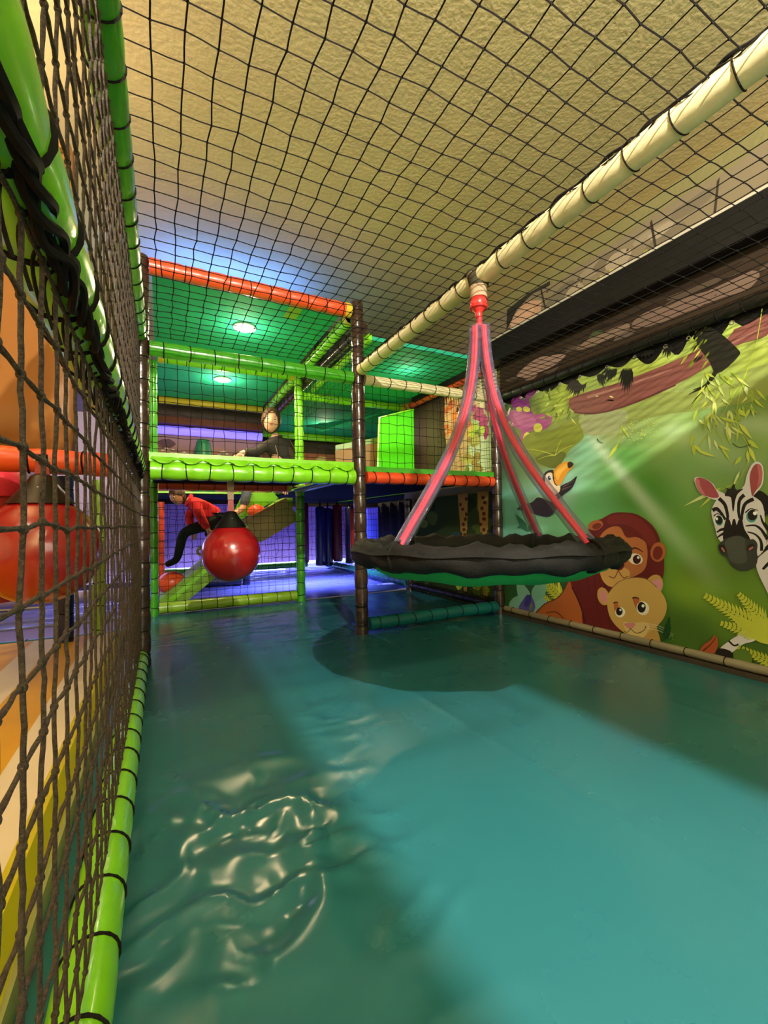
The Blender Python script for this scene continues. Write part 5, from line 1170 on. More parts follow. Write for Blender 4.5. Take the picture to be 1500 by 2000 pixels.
# front of the frame
padded_bar('padded_rail', 'plump lime padded rail along the deck edge above the red ball', (-.05,Y0,.985), (1.075,Y0,.985), .050, M['lime'], .118, 'padded rail', bulge=.13)
padded_bar('padded_rail', 'orange padded rail along the deck edge behind the nest swing', (1.16,Y0,.985), (2.20,Y0,.985), .040, M['orange'], .103, 'padded rail', bulge=.13)
padded_bar('padded_rail', 'orange red padded rail topping the play frame under the blue lit ceiling', (-.05,Y0,2.04), (1.07,Y0,2.04), .043, M['orange'], .115, 'padded rail', bulge=.09, caps=(None,'yellow'))
padded_bar('padded_rail', 'dark green padded rail carrying the ceiling net above the deck', (-.05,Y0,1.613), (1.075,Y0,1.613), .040, M['green'], .125, 'padded rail', bulge=.06)
padded_bar('padded_rail', 'cream padded rail carrying the ceiling net behind the swing ropes', (1.16,Y0,1.613), (2.22,Y0,1.613), .034, M['cream'], .115, 'padded rail', bulge=.08)
padded_bar('padded_rail', 'teal padded rail lying on the floor beyond the nest swing', (1.165,Y0,.055), (2.205,Y0,.055), .042, M['teal'], .13, 'padded rail', bulge=.10)
# second row
padded_bar('padded_rail', 'olive lime padded rail on the floor below the climbing ramp', (-.02,Y1,.055), (1.07,Y1,.055), .045, M['olive'], .12, 'padded rail', bulge=.09)
padded_bar('padded_rail', 'dark orange padded rail under the deck over the climbing child', (-.02,Y1,1.028), (1.03,Y1,1.028), .045, M['orange'], .12, 'padded rail', bulge=.09, caps=(None,'yellow'))
padded_bar('padded_rail', 'lime padded roof rail between the two teal roof panels', (-.02,Y1,2.035), (1.075,Y1,2.035), .040, M['lime'], .14, 'padded rail', bulge=.06, caps=('yellow','yellow'))
padded_bar('padded_rail', 'lime padded roof rail behind the brown middle post', (1.16,Y1,1.865), (2.22,Y1,1.865), .036, M['lime'], .14, 'padded rail', bulge=.05, caps=(None,'yellow'))
padded_bar('padded_rail', 'orange padded roof rail slanting forward beside the mural wall', (2.245,Y1-.06,1.87), (2.245,Y0+.06,1.87), .034, M['orange'], .12, 'padded rail', bulge=.09, caps=('yellow',None))
padded_bar('padded_rail', 'lime padded roof rail running back from the brown middle post', (1.10,Y0+.06,2.03), (1.10,5.05,2.03), .040, M['lime'], .14, 'padded rail', bulge=.05, caps=('yellow',None))
padded_bar('padded_rail', 'dark brown padded roof rail beside the lime one behind the middle post', (1.185,Y0+.06,1.985), (1.185,5.0,1.985), .034, M['brown'], .14, 'padded rail', bulge=.05)
padded_bar('padded_rail', 'yellow padded roof rail at the back of the upper deck', (-.02,5.1,2.03), (1.05,5.1,2.03), .036, M['yellow'], .12, 'padded rail', bulge=.05)
padded_bar('padded_rail', 'lime padded roof rail low at the back beside the far downlight', (1.2,6.2,1.98), (2.9,6.2,1.98), .05, M['lime'], .2, 'padded rail', bulge=.04)
padded_bar('padded_rail', 'dark padded rail on the floor along the lower mural', (2.255,Y0+.07,.055), (2.255,Y1-.05,.055), .036, M['blackvinyl'], .14, 'padded rail', bulge=.06)
padded_bar('padded_rail', 'pale teal padded rail on the floor beside the blue lit net', (2.255,Y1+.05,.075), (2.255,6.3,.075), .05, M['teal'], .13, 'padded rail', bulge=.08)
padded_bar('padded_rail', 'navy padded rail crossing the floor beneath the red ball', (.02,5.15,.06), (.80,5.15,.06), .05, M['navy'], .16, 'padded rail', bulge=.05)
padded_bar('padded_rail', 'green padded rail crossing behind the navy one', (.02,6.2,.10), (1.9,6.2,.10), .045, M['green'], .16, 'padded rail', bulge=.05)
padded_bar('padded_rail', 'slim orange padded upright at the low end of the climbing ramp', (-.005,4.7,.05), (-.005,4.7,.93), .03, M['orange'], .11, 'padded rail', bulge=.12)

# the cream cross beam that carries the swing
padded_bar('cross_beam', 'long cream padded beam holding the nest swing', (1.115,-.45,1.655), (1.115,Y0-.06,1.655), .037, M['cream'], .118, 'padded beam', bulge=.03, tie_t=.002, tie_m=M['cord'])

cbm = [o for o in scene.objects if o.name.startswith('cross_beam')][0]
pts = [(1.083+.003*math.sin(i*.9), -.42+2.82*i/220, 1.676+.004*math.sin(i*.57)) for i in range(221)]
mb = MB().tube(pts, [.0038+.0016*math.sin(i*.71)**2 for i in range(221)], 6)
mb.tube([(1.079+.004*math.sin(i*1.3+1), -.42+2.82*i/220, 1.668+.006*math.sin(i*.8+2)) for i in range(221)], .002, 5)
mb.build('lacing_cord', M['cord'], cbm)
# decks and roof panels
def deck(name, label, lo, hi, top, under, cat='deck', flap=None):
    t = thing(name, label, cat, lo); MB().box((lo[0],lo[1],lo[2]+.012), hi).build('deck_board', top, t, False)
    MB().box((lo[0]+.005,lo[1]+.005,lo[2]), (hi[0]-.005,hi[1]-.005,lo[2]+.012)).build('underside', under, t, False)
    return t
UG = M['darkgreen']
d1 = deck('play_deck', 'padded deck behind the plump lime rail', (-.06,Y0+.055,1.035), (1.06,Y1+.02,1.062), M['lime'], UG)
mb = MB()                                                        # scalloped lime skirt above the rail
n = 9
for i in range(n):
    a = -.05+1.12*i/n; wd = 1.12/n
    P = [(a, Y0-.012, 1.06), (a+wd, Y0-.012, 1.06), (a+wd, Y0-.024, 1.042)]+[(a+wd*.5+wd*.3*math.cos(t), Y0-.046-.006*math.sin(t), 1.036-.02*math.sin(t)) for t in np.linspace(.2, 2.94, 7)]+[(a, Y0-.024, 1.042)]
    mb.prism(P, (0, .006, 0))
mb.build('scalloped_skirt', M['lime'], d1, False)
MB().box((-.06,Y0-.02,1.03), (1.07,Y0+.07,1.075)).build('edge_pad', M['lime'], d1, False)
d2 = deck('play_deck', 'padded deck behind the orange rail and the nest swing', (1.12,Y0+.05,1.0), (2.28,6.2,1.03), M['green'], UG)
MB().box((1.16,Y0-.01,1.022), (2.24,Y0+.06,1.055)).build('edge_pad', M['green'], d2, False)
deck('play_deck', 'padded deck at the back behind the seated woman', (-.06,4.62,1.0), (1.11,5.55,1.03), M['lime'], UG)
deck('play_deck', 'padded deck at the far back over the hanging rollers', (2.42,4.05,1.0), (3.3,6.25,1.03), M['green'], UG)
MB_ = thing('deck_edge_strip', 'narrow green and blue strip under the deck edge by the passage', 'trim', (1.08,Y0+.1,.93))
MB().box((1.06,Y0+.06,.975), (1.112,Y1-.05,1.0)).build('strip', M['olive'], MB_, False)
MB().box((1.045,Y0+.06,.985), (1.058,Y1-.05,1.0)).build('blue_edge', mat('blue_trim','#2f6fe0',.3), MB_, False)
def roof(label, lo, hi, m='tealroof'):
    t = thing('roof_panel', label, 'roof panel', lo); MB().box(lo, hi).build('panel', M[m], t, False); return t
roof('teal padded roof panel with the brightest downlight under the orange rail', (-.04,Y0+.05,2.065), (1.05,Y1-.03,2.10))
roof('teal padded roof panel with a downlight above the purple glow', (-.04,Y1+.04,2.065), (1.05,5.07,2.10))
roof('teal padded roof panel sloping behind the cream rail', (1.25,Y0+.06,1.905), (2.27,Y1-.03,1.935))
r3 = roof('grey teal roof panel at the back with the smallest downlight', (1.24,Y1+.04,2.03), (3.2,6.6,2.06))
t = thing('roof_strip', 'lime padded strip between the brown middle post and the teal roof', 'roof panel', (1.13,Y0,1.93)); MB().box((1.225,Y0+.06,1.90), (1.25,Y1-.03,1.95)).build('strip', M['lime'], t, False)
MB().box((.72,Y0+.12,2.055), (.80,Y0+.30,2.064)).build('patch', M['olive'], t, False)
# upper back wall with glow, beams, painted rocks
struct(MB().box((-.4,5.56,.95), (1.15,5.62,2.36)).build('wall_upper_back', M['wallplain'], None, False))
rk = thing('rock_mural', 'painted brown rock mural with pale roots behind the seated woman', 'wall painting', (.5, 5.55, 1.0)); rs = random.Random(8)
mb = MB()
def blobx(col, x, z, a, b, y, n=9):
    mb.add([(x+a*math.cos(t*6.283/n)*rs.uniform(.7,1.2), y, z+b*math.sin(t*6.283/n)*rs.uniform(.7,1.2)) for t in range(n)], [tuple(range(n))], lin(col))
mb.add([(-.35,5.555,1.0),(1.14,5.555,1.0),(1.14,5.555,1.76),(-.35,5.555,1.76)], [(0,1,2,3)], lin('#7d6252'))
for i in range(40): blobx(rs.choice(['#98775f','#5e463a','#a8846a','#86654f','#4c3a30']), rs.uniform(-.2,1.1), rs.uniform(1.05,1.7), rs.uniform(.03,.12), rs.uniform(.02,.06), 5.554-i*.0002)
for x0 in (.02,.12,.62,.85):
    for k in range(5): blobx('#b9a58a', x0+k*.03, 1.55+.04*math.sin(k+x0*20), .022, .010, 5.544)
mb.build('painted_rock', M['paintprint'], rk, False)
rk2 = thing('rock_mural', 'painted brown rock mural with pale roots behind the lime upper post', 'wall painting', (1.7, 6.25, 1.02)); mb = MB()
mb.add([(1.2,6.28,1.02),(3.0,6.28,1.02),(3.0,6.28,1.75),(1.2,6.28,1.75)], [(0,1,2,3)], lin('#70493a'))
for i in range(40): blobx(rs.choice(['#7a5a48','#5a372c','#98604a','#6b4f40','#8f8a5a']), rs.uniform(1.3,2.6), rs.uniform(1.1,1.7), rs.uniform(.03,.10), rs.uniform(.02,.06), 6.279-i*.0002)
for x0 in (1.72,1.80,2.05,2.15):
    for k in range(7): blobx('#c9bda0', x0+k*.018, 1.28+k*.045, .012, .028, 6.268)
mb.build('painted_rock', M['paintprint'], rk2, False)
struct(MB().box((1.15,6.3,.95), (4.6,6.38,2.36)).build('wall_upper_back_side', M['wallplain'], None, False))
t = thing('cove_beam', 'stacked dark and red brown beams with a violet glowing cove behind the upper deck', 'beam', (.5,5.5,1.7))
MB().box((-.3,5.44,1.945), (1.13,5.555,2.05)).build('upper_beam', mat('violet_brown_paint','#4a3a48',.6,noise=.25,scale=9), t, False)
MB().box((-.3,5.46,1.865), (1.13,5.555,1.945)).build('lower_beam', mat('red_brown_paint','#6a2f28',.6,noise=.25,scale=9), t, False)
MB().tube([(-.3,5.53,1.80),(1.13,5.53,1.80)], .05, 12).build('glow_tube', M['tube_purple'], t)
cn = thing('play_cone', 'dark green tapered cone standing on the back deck', 'cone', (.43,5.35,1.02)); MB().lathe([(.13,0),(.125,.30),(.075,.62),(.06,.66),(.0,.665)], (.43,5.35,1.02), 20).build('cone_body', M['cone'], cn); MB().torus((.43,5.35,1.64), .068, .012, (0,0,1)).build('rim', M['cone'], cn)

# items on the deck behind the orange rail
gp = thing('slide_panel', 'bright lime upright panel on the deck behind the orange rail', 'panel', (2.0,3.75,1.02))
MB().prism([(1.86,3.76,1.02),(2.20,3.62,1.02),(2.21,3.62,1.80),(1.90,3.76,1.72)], (.02,.05,0)).build('panel', M['limepanel'], gp, False)
MB().tube([(1.86,3.755,1.02),(1.90,3.755,1.72),(2.21,3.615,1.80)], .012, 8).build('edge_piping', M['lime'], gp)
sp_ = thing('sand_panel', 'sand coloured low wall panel beside the bright lime panel', 'panel', (1.6,4.3,1.02)); MB().prism([(1.72,4.5,1.02),(2.2,4.35,1.02),(2.2,4.35,1.60),(1.72,4.5,1.50)], (.01,.04,0)).build('panel', M['sand'], sp_, False)
MB().prism([(1.72,4.49,1.50),(2.2,4.34,1.60),(2.2,4.34,1.66),(1.72,4.49,1.56)], (.01,.05,0)).build('top_band', M['olive'], sp_, False)
sw = thing('slant_panel', 'grey teal slanting ceiling board beside the lime roof rail', 'panel', (1.5,4.2,1.7)); MB().prism([(1.60,4.6,1.72),(2.26,3.95,1.90),(2.26,4.6,1.92),(1.60,5.2,1.9)], (0,0,.02)).build('board', M['tealroof'], sw, False)
# upper mural on the wall of the deck bay
um = thing('deck_mural', 'colourful printed mural with a dark tree trunk behind the swing ropes', 'mural', (2.29,3.0,1.03)); sh = []; rs = random.Random(3)
def quad(col, *p): sh.append((col, 0, ' '.join('%d %d' % (a*1000, b*1000) for a, b in p)))
quad('#c9a57a', (3.75,1.03),(2.52,1.03),(2.52,1.86),(3.75,1.86))
quad('#a9c08a', (2.95,1.03),(2.52,1.03),(2.52,1.55),(2.85,1.55)); quad('#c5d8b4', (2.9,1.03),(2.62,1.03),(2.60,1.35),(2.85,1.40)); quad('#d9d2a8', (2.74,1.45),(2.52,1.45),(2.52,1.86),(2.74,1.86))
for i in range(26): blob(rs.choice(['#cf6a35','#d98a3f','#b9572f','#e0b36a','#c77a52']), rs.uniform(2.8,3.3), rs.uniform(1.45,1.82), rs.uniform(.03,.09), rs.uniform(.02,.05))
for i in range(22): blob(rs.choice(['#8a9a3a','#6f8a35','#b9b85a','#a38f4a']), rs.uniform(2.75,3.3), rs.uniform(1.06,1.4), rs.uniform(.03,.09), rs.uniform(.02,.05))
for y, z, a, b in ((2.74,1.56,.07,.06),(2.68,1.48,.05,.07),(2.62,1.60,.05,.05),(2.66,1.40,.04,.06),(2.80,1.62,.04,.03)): blob('#b5267e', y, z, a, b, 10)
for y, z in ((2.78,1.46),(2.70,1.42),(2.83,1.42)): blob('#b9d83a', y, z, .035, .035)
blob('#e8843a', 3.02, 1.62, .09, .07, 12); blob('#2a1a12', 3.02, 1.66, .02, .025); blob('#f0d9a0', 3.0, 1.56, .05, .03); blob('#cf5a2c', 2.66, 1.06, .05, .03); blob('#cf4a2c', 2.86, 1.06, .02, .05)
quad('#3b2c22', (3.75,1.03),(3.13,1.03),(3.22,1.55),(3.20,1.86),(3.75,1.86))
for i in range(12): sh.append(('#1e1a12', 0, ' '.join('%d %d' % (a*1000, b*1000) for a, b in ((3.0+i*.035,1.86),(3.03+i*.035,1.86),(2.99+i*.037,1.86-rs.uniform(.1,.2))))))
print_part('printed_scene', sh, um, 2.298)
lm = thing('lower_mural', 'dim giraffe leg mural under the deck beyond the nest swing', 'mural', (2.29,3.0,.1)); sh = []
quad('#31401f', (3.75,.08),(2.54,.08),(2.54,.92),(3.75,.92))
for i in range(40): blob(rs.choice(['#4b5e28','#26321a','#5f6e30','#2d4a48']), rs.uniform(2.55,3.6), rs.uniform(.12,.85), rs.uniform(.04,.12), rs.uniform(.03,.08))
for y0 in (2.66, 2.92):
    quad('#a5803f', (y0,.62),(y0+.09,.60),(y0+.12,.93),(y0-.02,.93)); quad('#a5803f', (y0+.01,.62),(y0+.07,.62),(y0+.07,.1),(y0+.02,.1))
    for k in range(18): blob('#5a3218', y0+rs.uniform(0,.09), .15+k*.043, .022, .017, 6)
for i in range(14): blob(rs.choice(['#8fa83a','#6f9a35','#a9b84a']), rs.uniform(2.55,3.4), rs.uniform(.12,.34), rs.uniform(.03,.08), rs.uniform(.02,.05))
print_part('printed_scene', sh, lm, 2.298, M['paintprint'])

# downlights
def downlight(label, x, y, z, r=.060):
    t = thing('downlight', label, 'ceiling light', (x,y,z)); MB().lathe([(r*1.25,0),(r*1.25,-.010),(r,-.014),(r*.98,-.004)], (x,y,z), 24).build('trim_ring', mat('white_trim','#e8e4da',.4), t)
    MB().lathe([(r*.97,-.006),(r*.9,-.010),(0.001,-.011)], (x,y,z), 24).build('diffuser', M['diffuser'], t); return t
downlight('bright round downlight in the teal roof panel nearest the orange rail', .517, 3.06, 2.064)
downlight('bright round downlight in the second teal roof panel', .515, 4.253, 2.064)
downlight('small round downlight in the grey teal roof at the back', 1.95, 5.50, 2.028)
downlight('round downlight under the roof behind the cream rail', 1.72, 3.30, 1.903, .045)
gb = thing('shielded_lamp', 'hanging lamp beyond the side net with an added bowl shielding the floor', 'lamp', (-.95,1.55,ZC)); MB().ball((-.95,1.55,1.99), .045, 16, 10).build('bulb', M['globe'], gb); MB().lathe([(.02,-.115),(.08,-.105),(.13,-.07),(.155,-.02),(.160,.02),(.150,.02),(.145,-.015),(.12,-.06),(.07,-.09),(.01,-.10)], (-.95,1.55,2.0), 28).build('added_bowl_shield', M['steel'], gb); MB().lathe([(.05,0),(.05,-.03),(.012,-.035),(.008,-.34),(.02,-.35)], (-.95,1.55,ZC), 20).build('ceiling_cup', M['steel'], gb)  # bowl added so the lamp lights the ceiling and not the floor
kl = thing('key_lamp', 'ceiling lamp behind the viewer above the added light-blocking sheets', 'lamp', (.30,-.90,ZC)); MB().lathe([(.07,0),(.07,-.05),(.055,-.06),(.05,-.03)], (.30,-.90,ZC), 20).build('housing', M['steel'], kl)
for lo, hi, lb in (((-.09,-1.5,1.76), (.3235,.06,1.78), 'added sheet behind the viewer blocking light beside the side net'), ((.535,-1.5,1.76), (1.6,.0,1.78), 'added sheet behind the viewer blocking light beside the mural wall')):  # unseen sheets added to cut the key light into a floor strip
    t = thing('added_light_blocker', lb, 'light blocker', lo); MB().box(lo, hi).build('sheet', M['teal'], t, False)
t = thing('led_strip', 'blue glowing strip on top of the roof panel', 'light strip', (.1,3.05,2.10)); MB().box((-.02,3.0,2.101), (.6,3.02,2.112)).build('strip', M['led'], t, False)

# ================================================================== NETS
net('ceiling_net', 'black knotted net stretched flat overhead from the side rail to the mural', (-.075,-.35,1.672), (1,0,0), (0,1,0), 2.325, Y0+.33, .0605, .0018, jit=.0022, sag=.006, knot_r=2.7)
def side_cut(p): return abs(p.z-.985) < .038
net('side_net', 'thick brown black knotted net beside the camera', (-.095,-.30,.100), (0,1,0), (0,0,1), Y0+.26, 1.56, .0600, .0021, M['cordnear'], .0018, 7, 4, True, side_cut, cat='net', knot_r=1.75, twist=True)
t = thing('gathered_net', 'gathered black net edge bunched along the thick lime rail', 'net', (-.085,-.3,.94)); mb = MB()
for k in range(4):
    pts = []
    for i in range(300): y = -.3+2.75*i/299; pts.append((-.082+.006*math.sin(y*40+k*2), y, .946+.008*math.sin(y*53+k*1.7)+.004*k))
    mb.tube(pts, .0045, 6)
mb.build('bunched_cord', M['cord'], t)
mb = MB()
for i in range(60):
    y = -.2+2.65*i/60; e = random.uniform(-.005, .005)
    mb.tube([(-.084-.018*math.sin(t*1.9+.4), y+.036*t+e*t, .946-.045*t+.012*math.sin(t*3.1)) for t in np.linspace(0, 1, 9)], .0017, 6)
mb.build('loop_cord', M['cord'], t)
net('deck_net', 'black net guarding the deck above the plump lime rail', (-.04,Y0,1.035), (1,0,0), (0,0,1), 1.11, .55, .060, .0016, jit=.003)
net('deck_net', 'black net guarding the deck above the orange rail', (1.16,Y0,1.03), (1,0,0), (0,0,1), 1.05, .56, .060, .0016, jit=.003)
net('deck_net', 'black net on the deck side running back from the middle post', (1.13,Y0+.1,1.62), (0,1,0), (0,0,1), 1.2, .36, .07, .0016, jit=.008)
net('lower_net', 'black net in front of the climbing child and ramp', (-.02,Y1+.002,.10), (1,0,0), (0,0,1), 1.09, .79, .060, .0016, jit=.003)
net('lower_net', 'black net along the dim lower mural', (2.24,Y0+.1,.10), (0,1,0), (0,0,1), 1.25, .30, .055, .0015, jit=.003)
net('lower_net', 'black net in front of the blue lit wall at the back', (2.24,Y1+.1,.12), (0,1,0), (0,0,1), 2.3, .75, .07, .0018, jit=.003)
net('back_net', 'black net hanging before the purple back wall', (-.2,7.2,.05), (1,0,0), (0,0,1), 4.6, .95, .10, .003, jit=.012, knots=False)
net('upper_net', 'black net on the deck mural behind the swing ropes', (2.27,Y0+.1,1.05), (0,1,0), (0,0,1), .7, .8, .055, .0014, jit=.003)

# ================================================================== NEST SWING
SX, SY, SZ, SR = 1.10, 1.318, .585, .463
sw = thing('nest_swing', 'black rimmed round nest swing with green mesh hanging in the middle', 'swing', (SX,SY,SZ))
nr, ns = 96, 14; vs = []; fs = []
for i in range(nr):
    a = 2*math.pi*i/nr
    for j in range(ns):
        b = 2*math.pi*j/ns; wr = .0075*math.sin(a*17+3*math.sin(b))*math.sin(a*5+1)+.006*math.sin(a*31+b*2)*(.5+.5*math.sin(b))
        if abs(((a-5.0+math.pi) % (2*math.pi))-math.pi) < .05: wr -= .008
        rx, rz = .036+wr, .043+wr*1.2
        rr = SR+rx*math.cos(b); vs.append((SX+rr*math.cos(a), SY+rr*math.sin(a), SZ+rz*math.sin(b)))
for i in range(nr):
    for j in range(ns): fs.append((i*ns+j, ((i+1)%nr)*ns+j, ((i+1)%nr)*ns+(j+1)%ns, i*ns+(j+1)%ns))
rim = MB().add(vs, fs).build('padded_rim', M['black'], sw, sharp=80)
mb = MB()                                                         # seam flap along the rim
for i in range(nr):
    a = 2*math.pi*i/nr; a2 = 2*math.pi*(i+1)/nr; r0 = SR+.030
    z = lambda q: SZ+.027+.003*math.sin(q*13)
    mb.add([((SX+r0*math.cos(a)), SY+r0*math.sin(a), z(a)), (SX+r0*math.cos(a2), SY+r0*math.sin(a2), z(a2)), (SX+(r0+.013)*math.cos(a2), SY+(r0+.013)*math.sin(a2), z(a2)-.016), (SX+(r0+.013)*math.cos(a), SY+(r0+.013)*math.sin(a), z(a)-.016)], [(0,1,2,3)])
mb.build('seam_flap', M['black'], sw)
prof = [(.462,SZ-.030),(.44,SZ-.05),(.38,SZ-.078),(.28,SZ-.098),(.15,SZ-.110),(.001,SZ-.114)]
n = 48; mb = MB(); vs = []
for k, (r, z) in enumerate(prof):
    for j in range(n): a = 2*math.pi*j/n; vs.append((SX+r*math.cos(a), SY+r*math.sin(a), z+.004*math.sin(a*7+k)*(r > .1)))
mb.add(vs, [(k*n+j, k*n+(j+1)%n, (k+1)*n+(j+1)%n, (k+1)*n+j) for k in range(len(prof)-1) for j in range(n)])
seat = mb.build('mesh_seat', M['netgreen'], sw)
TOP = Vector((1.112,1.318,1.455))
for i, ang in enumerate((196, 98, 16, 274)):
    a = R(ang); E = Vector((SX+SR*.97*math.cos(a), SY+SR*.97*math.sin(a), SZ+.040)); dx = Vector((math.cos(a), math.sin(a), 0))
    def path(off, lat=0):
        lv = Vector((-math.sin(a), math.cos(a), 0)); P = []
        p0 = TOP+dx*.026+lv*lat; p1 = TOP+dx*.034+Vector((0,0,-.40))+lv*lat; p2 = E-dx*.20+Vector((0,0,.24))+lv*lat; p3 = E+lv*lat
        for k in range(26):
            t = k/25; P.append(p0*(1-t)**3+p1*3*t*(1-t)**2+p2*3*t*t*(1-t)+p3*t**3)
        return P
    MB().tube(path(0), .0235, 16, False).build('clear_sleeve', M['clear'], sw)['label'] = 'clear plastic tube around the red webbing'
    mb = MB()
    for lat in (-.005, .005):
        mb.tube(path(0, lat), .0080, 8)
    mb.build('red_webbing', M['strap'], sw)
    mb = MB().torus(E+Vector((0,0,-.036)), .0485, .006, (-math.sin(a), math.cos(a), 0), 20, 6); mb.build('rim_loop', M['black'], sw)
mb = MB().tube([TOP+Vector((0,0,.005)), TOP+Vector((.004,0,.035)), TOP+Vector((-.003,.002,.065)), TOP+Vector((0,0,.085))], [.012,.010,.011,.009], 10)
for k in range(4): mb.tube([TOP+Vector((.004,0,.03)), TOP+Vector((.018*math.cos(k*1.57),.018*math.sin(k*1.57),-.01)), TOP+Vector((.022*math.cos(k*1.57),.022*math.sin(k*1.57),-.05))], .006, 6)
mb.build('knotted_webbing', M['strap'], sw)
mb = MB()
B0 = Vector((1.112,1.318,1.548))
mb.lathe([(.012,-.052),(.015,-.040),(.013,-.034),(.020,-.026),(.031,-.016),(.034,.002),(.030,.018),(.026,.030)], B0, 22)
mb.torus(B0+Vector((0,0,-.014)), .030, .006, (0,0,1), 20, 8)
mb.build('swivel_shackle', M['shackle'], sw)
hs = MB().lathe([(.033,-.048),(.034,-.02),(.037,.02),(.046,.045)], (1.113,1.318,1.618), 20).build('canvas_collar', M['canvas'], sw)
MB().lathe([(.0375,-.006),(.0405,.015),(.0455,.035),(.047,.052)], (1.114,1.316,1.622), 20).build('camouflage_wrap', M['camo'], sw)

# ================================================================== HANGING BALLS
def hang_ball(label, x, y, z, r, ztop, cat='ball'):
    t = thing('hanging_ball', label, cat, (x,y,z)); prof = []
    for k in range(25):
        p = -math.pi/2+math.pi*k/24; rr = r*math.cos(p); zz = r*math.sin(p)
        if zz > 0: zz *= 1.07; rr *= 1-.05*(zz/r)**2
        prof.append((max(rr, .0005), zz))
    MB().lathe(prof, (x,y,z), 40).build('ball_body', M['ball'], t)
    MB().lathe([(r*.55,r*.92),(r*.45,r*1.06),(r*.26,r*1.30),(r*.18,r*1.46),(r*.10,r*1.50)], (x,y,z), 28).build('black_collar', M['blackvinyl'], t)
    MB().ball((x,y-r*.30,z+r*1.22), r*.028, 8, 6).build('rivet', M['steel'], t)
    MB().prism([(x-.020,y,z+r*1.42),(x+.020,y,z+r*1.42),(x+.014,y,z+r*1.9),(x-.014,y,z+r*1.9)], (0,.006,0)).build('red_strap', M['strap'] if 0 else M['red'], t, False)
    MB().prism([(x-.016,y,z+r*1.88),(x+.016,y,z+r*1.88),(x+.022,y,ztop),(x-.022,y,ztop)], (0,.007,0)).build('canvas_strap', M['canvas'], t, False)
    return t
hang_ball('glossy red hanging ball in front of the climbing ramp', .355, 2.62, .535, .162, 1.036)
hang_ball('glossy red hanging ball behind the side net in the next bay', -.327, 1.66, .628, .158, .905)
bg_ = thing('hanging_bag', 'dark red hanging punch bag with gathered top behind the side net', 'punch bag', (-.52,1.95,.45)); MB().lathe([(.075,0),(.08,.02),(.08,.36),(.07,.38)], (-.52,1.95,.45), 24).build('bag_body', M['red'], bg_)
MB().lathe([(.088,.36),(.10,.40),(.085,.45),(.04,.48),(.03,.52),(.012,.53)], (-.52,1.95,.45), 13).build('gathered_top', M['strap'], bg_)

# ================================================================== CLIMBING RAMP
rp = thing('climbing_ramp', 'lime climbing ramp with orange domes and a beige side board', 'ramp', (.0,4.0,.0))
ya, yb = 3.98, 4.42
MB().prism([(-.02,ya,.0),(.10,ya,.0),(1.09,ya,.79),(1.09,ya,.94),(1.02,ya,.94),(-.02,ya,.10)], (0,yb-ya,0)).build('ramp_body', M['ramp'], rp, False)
MB().prism([(-.03,ya-.012,.03),(.52,ya-.012,.50),(.54,ya-.012,.47),(-.01,ya-.012,.0)], (0,.03,0)).build('edge_piping', M['lime'], rp, False)
MB().prism([(.645,ya-.02,.722),(1.03,ya-.02,.928),(1.145,ya-.02,.735),(.79,ya-.02,.535)], (0,.018,0)).build('beige_side_board', M['board'], rp, False)
MB().prism([(.63,ya-.019,.712),(.775,ya-.019,.525),(.42,ya-.019,.30),(.33,ya-.019,.43)], (0,.016,0)).build('beige_side_board', M['board'], rp, False)
MB().prism([(.645,ya-.024,.722),(1.03,ya-.024,.928),(1.022,ya-.024,.94),(.635,ya-.024,.734)], (0,.022,0)).build('board_hem', M['sand'], rp, False)
mb = MB().prism([(.55,yb-.02,.66),(.70,yb-.02,.98),(1.0,yb-.02,1.02),(1.06,yb-.02,.96)], (0,.03,0)); mb.build('back_skirt', M['lime'], rp, False)
for x, z, r in ((.075,.235,.115), (.43,.50,.09), (.80,.845,.085)):
    mb = MB().ball((x,4.20,z-.03), (r,r,r*.85), 20, 12); mb.build('orange_dome', M['dome'], rp)
MB().torus((.30,4.02,.475), .030, .012, (0,1,0), 14, 6).build('rope_knot', M['paleyellow'], rp)

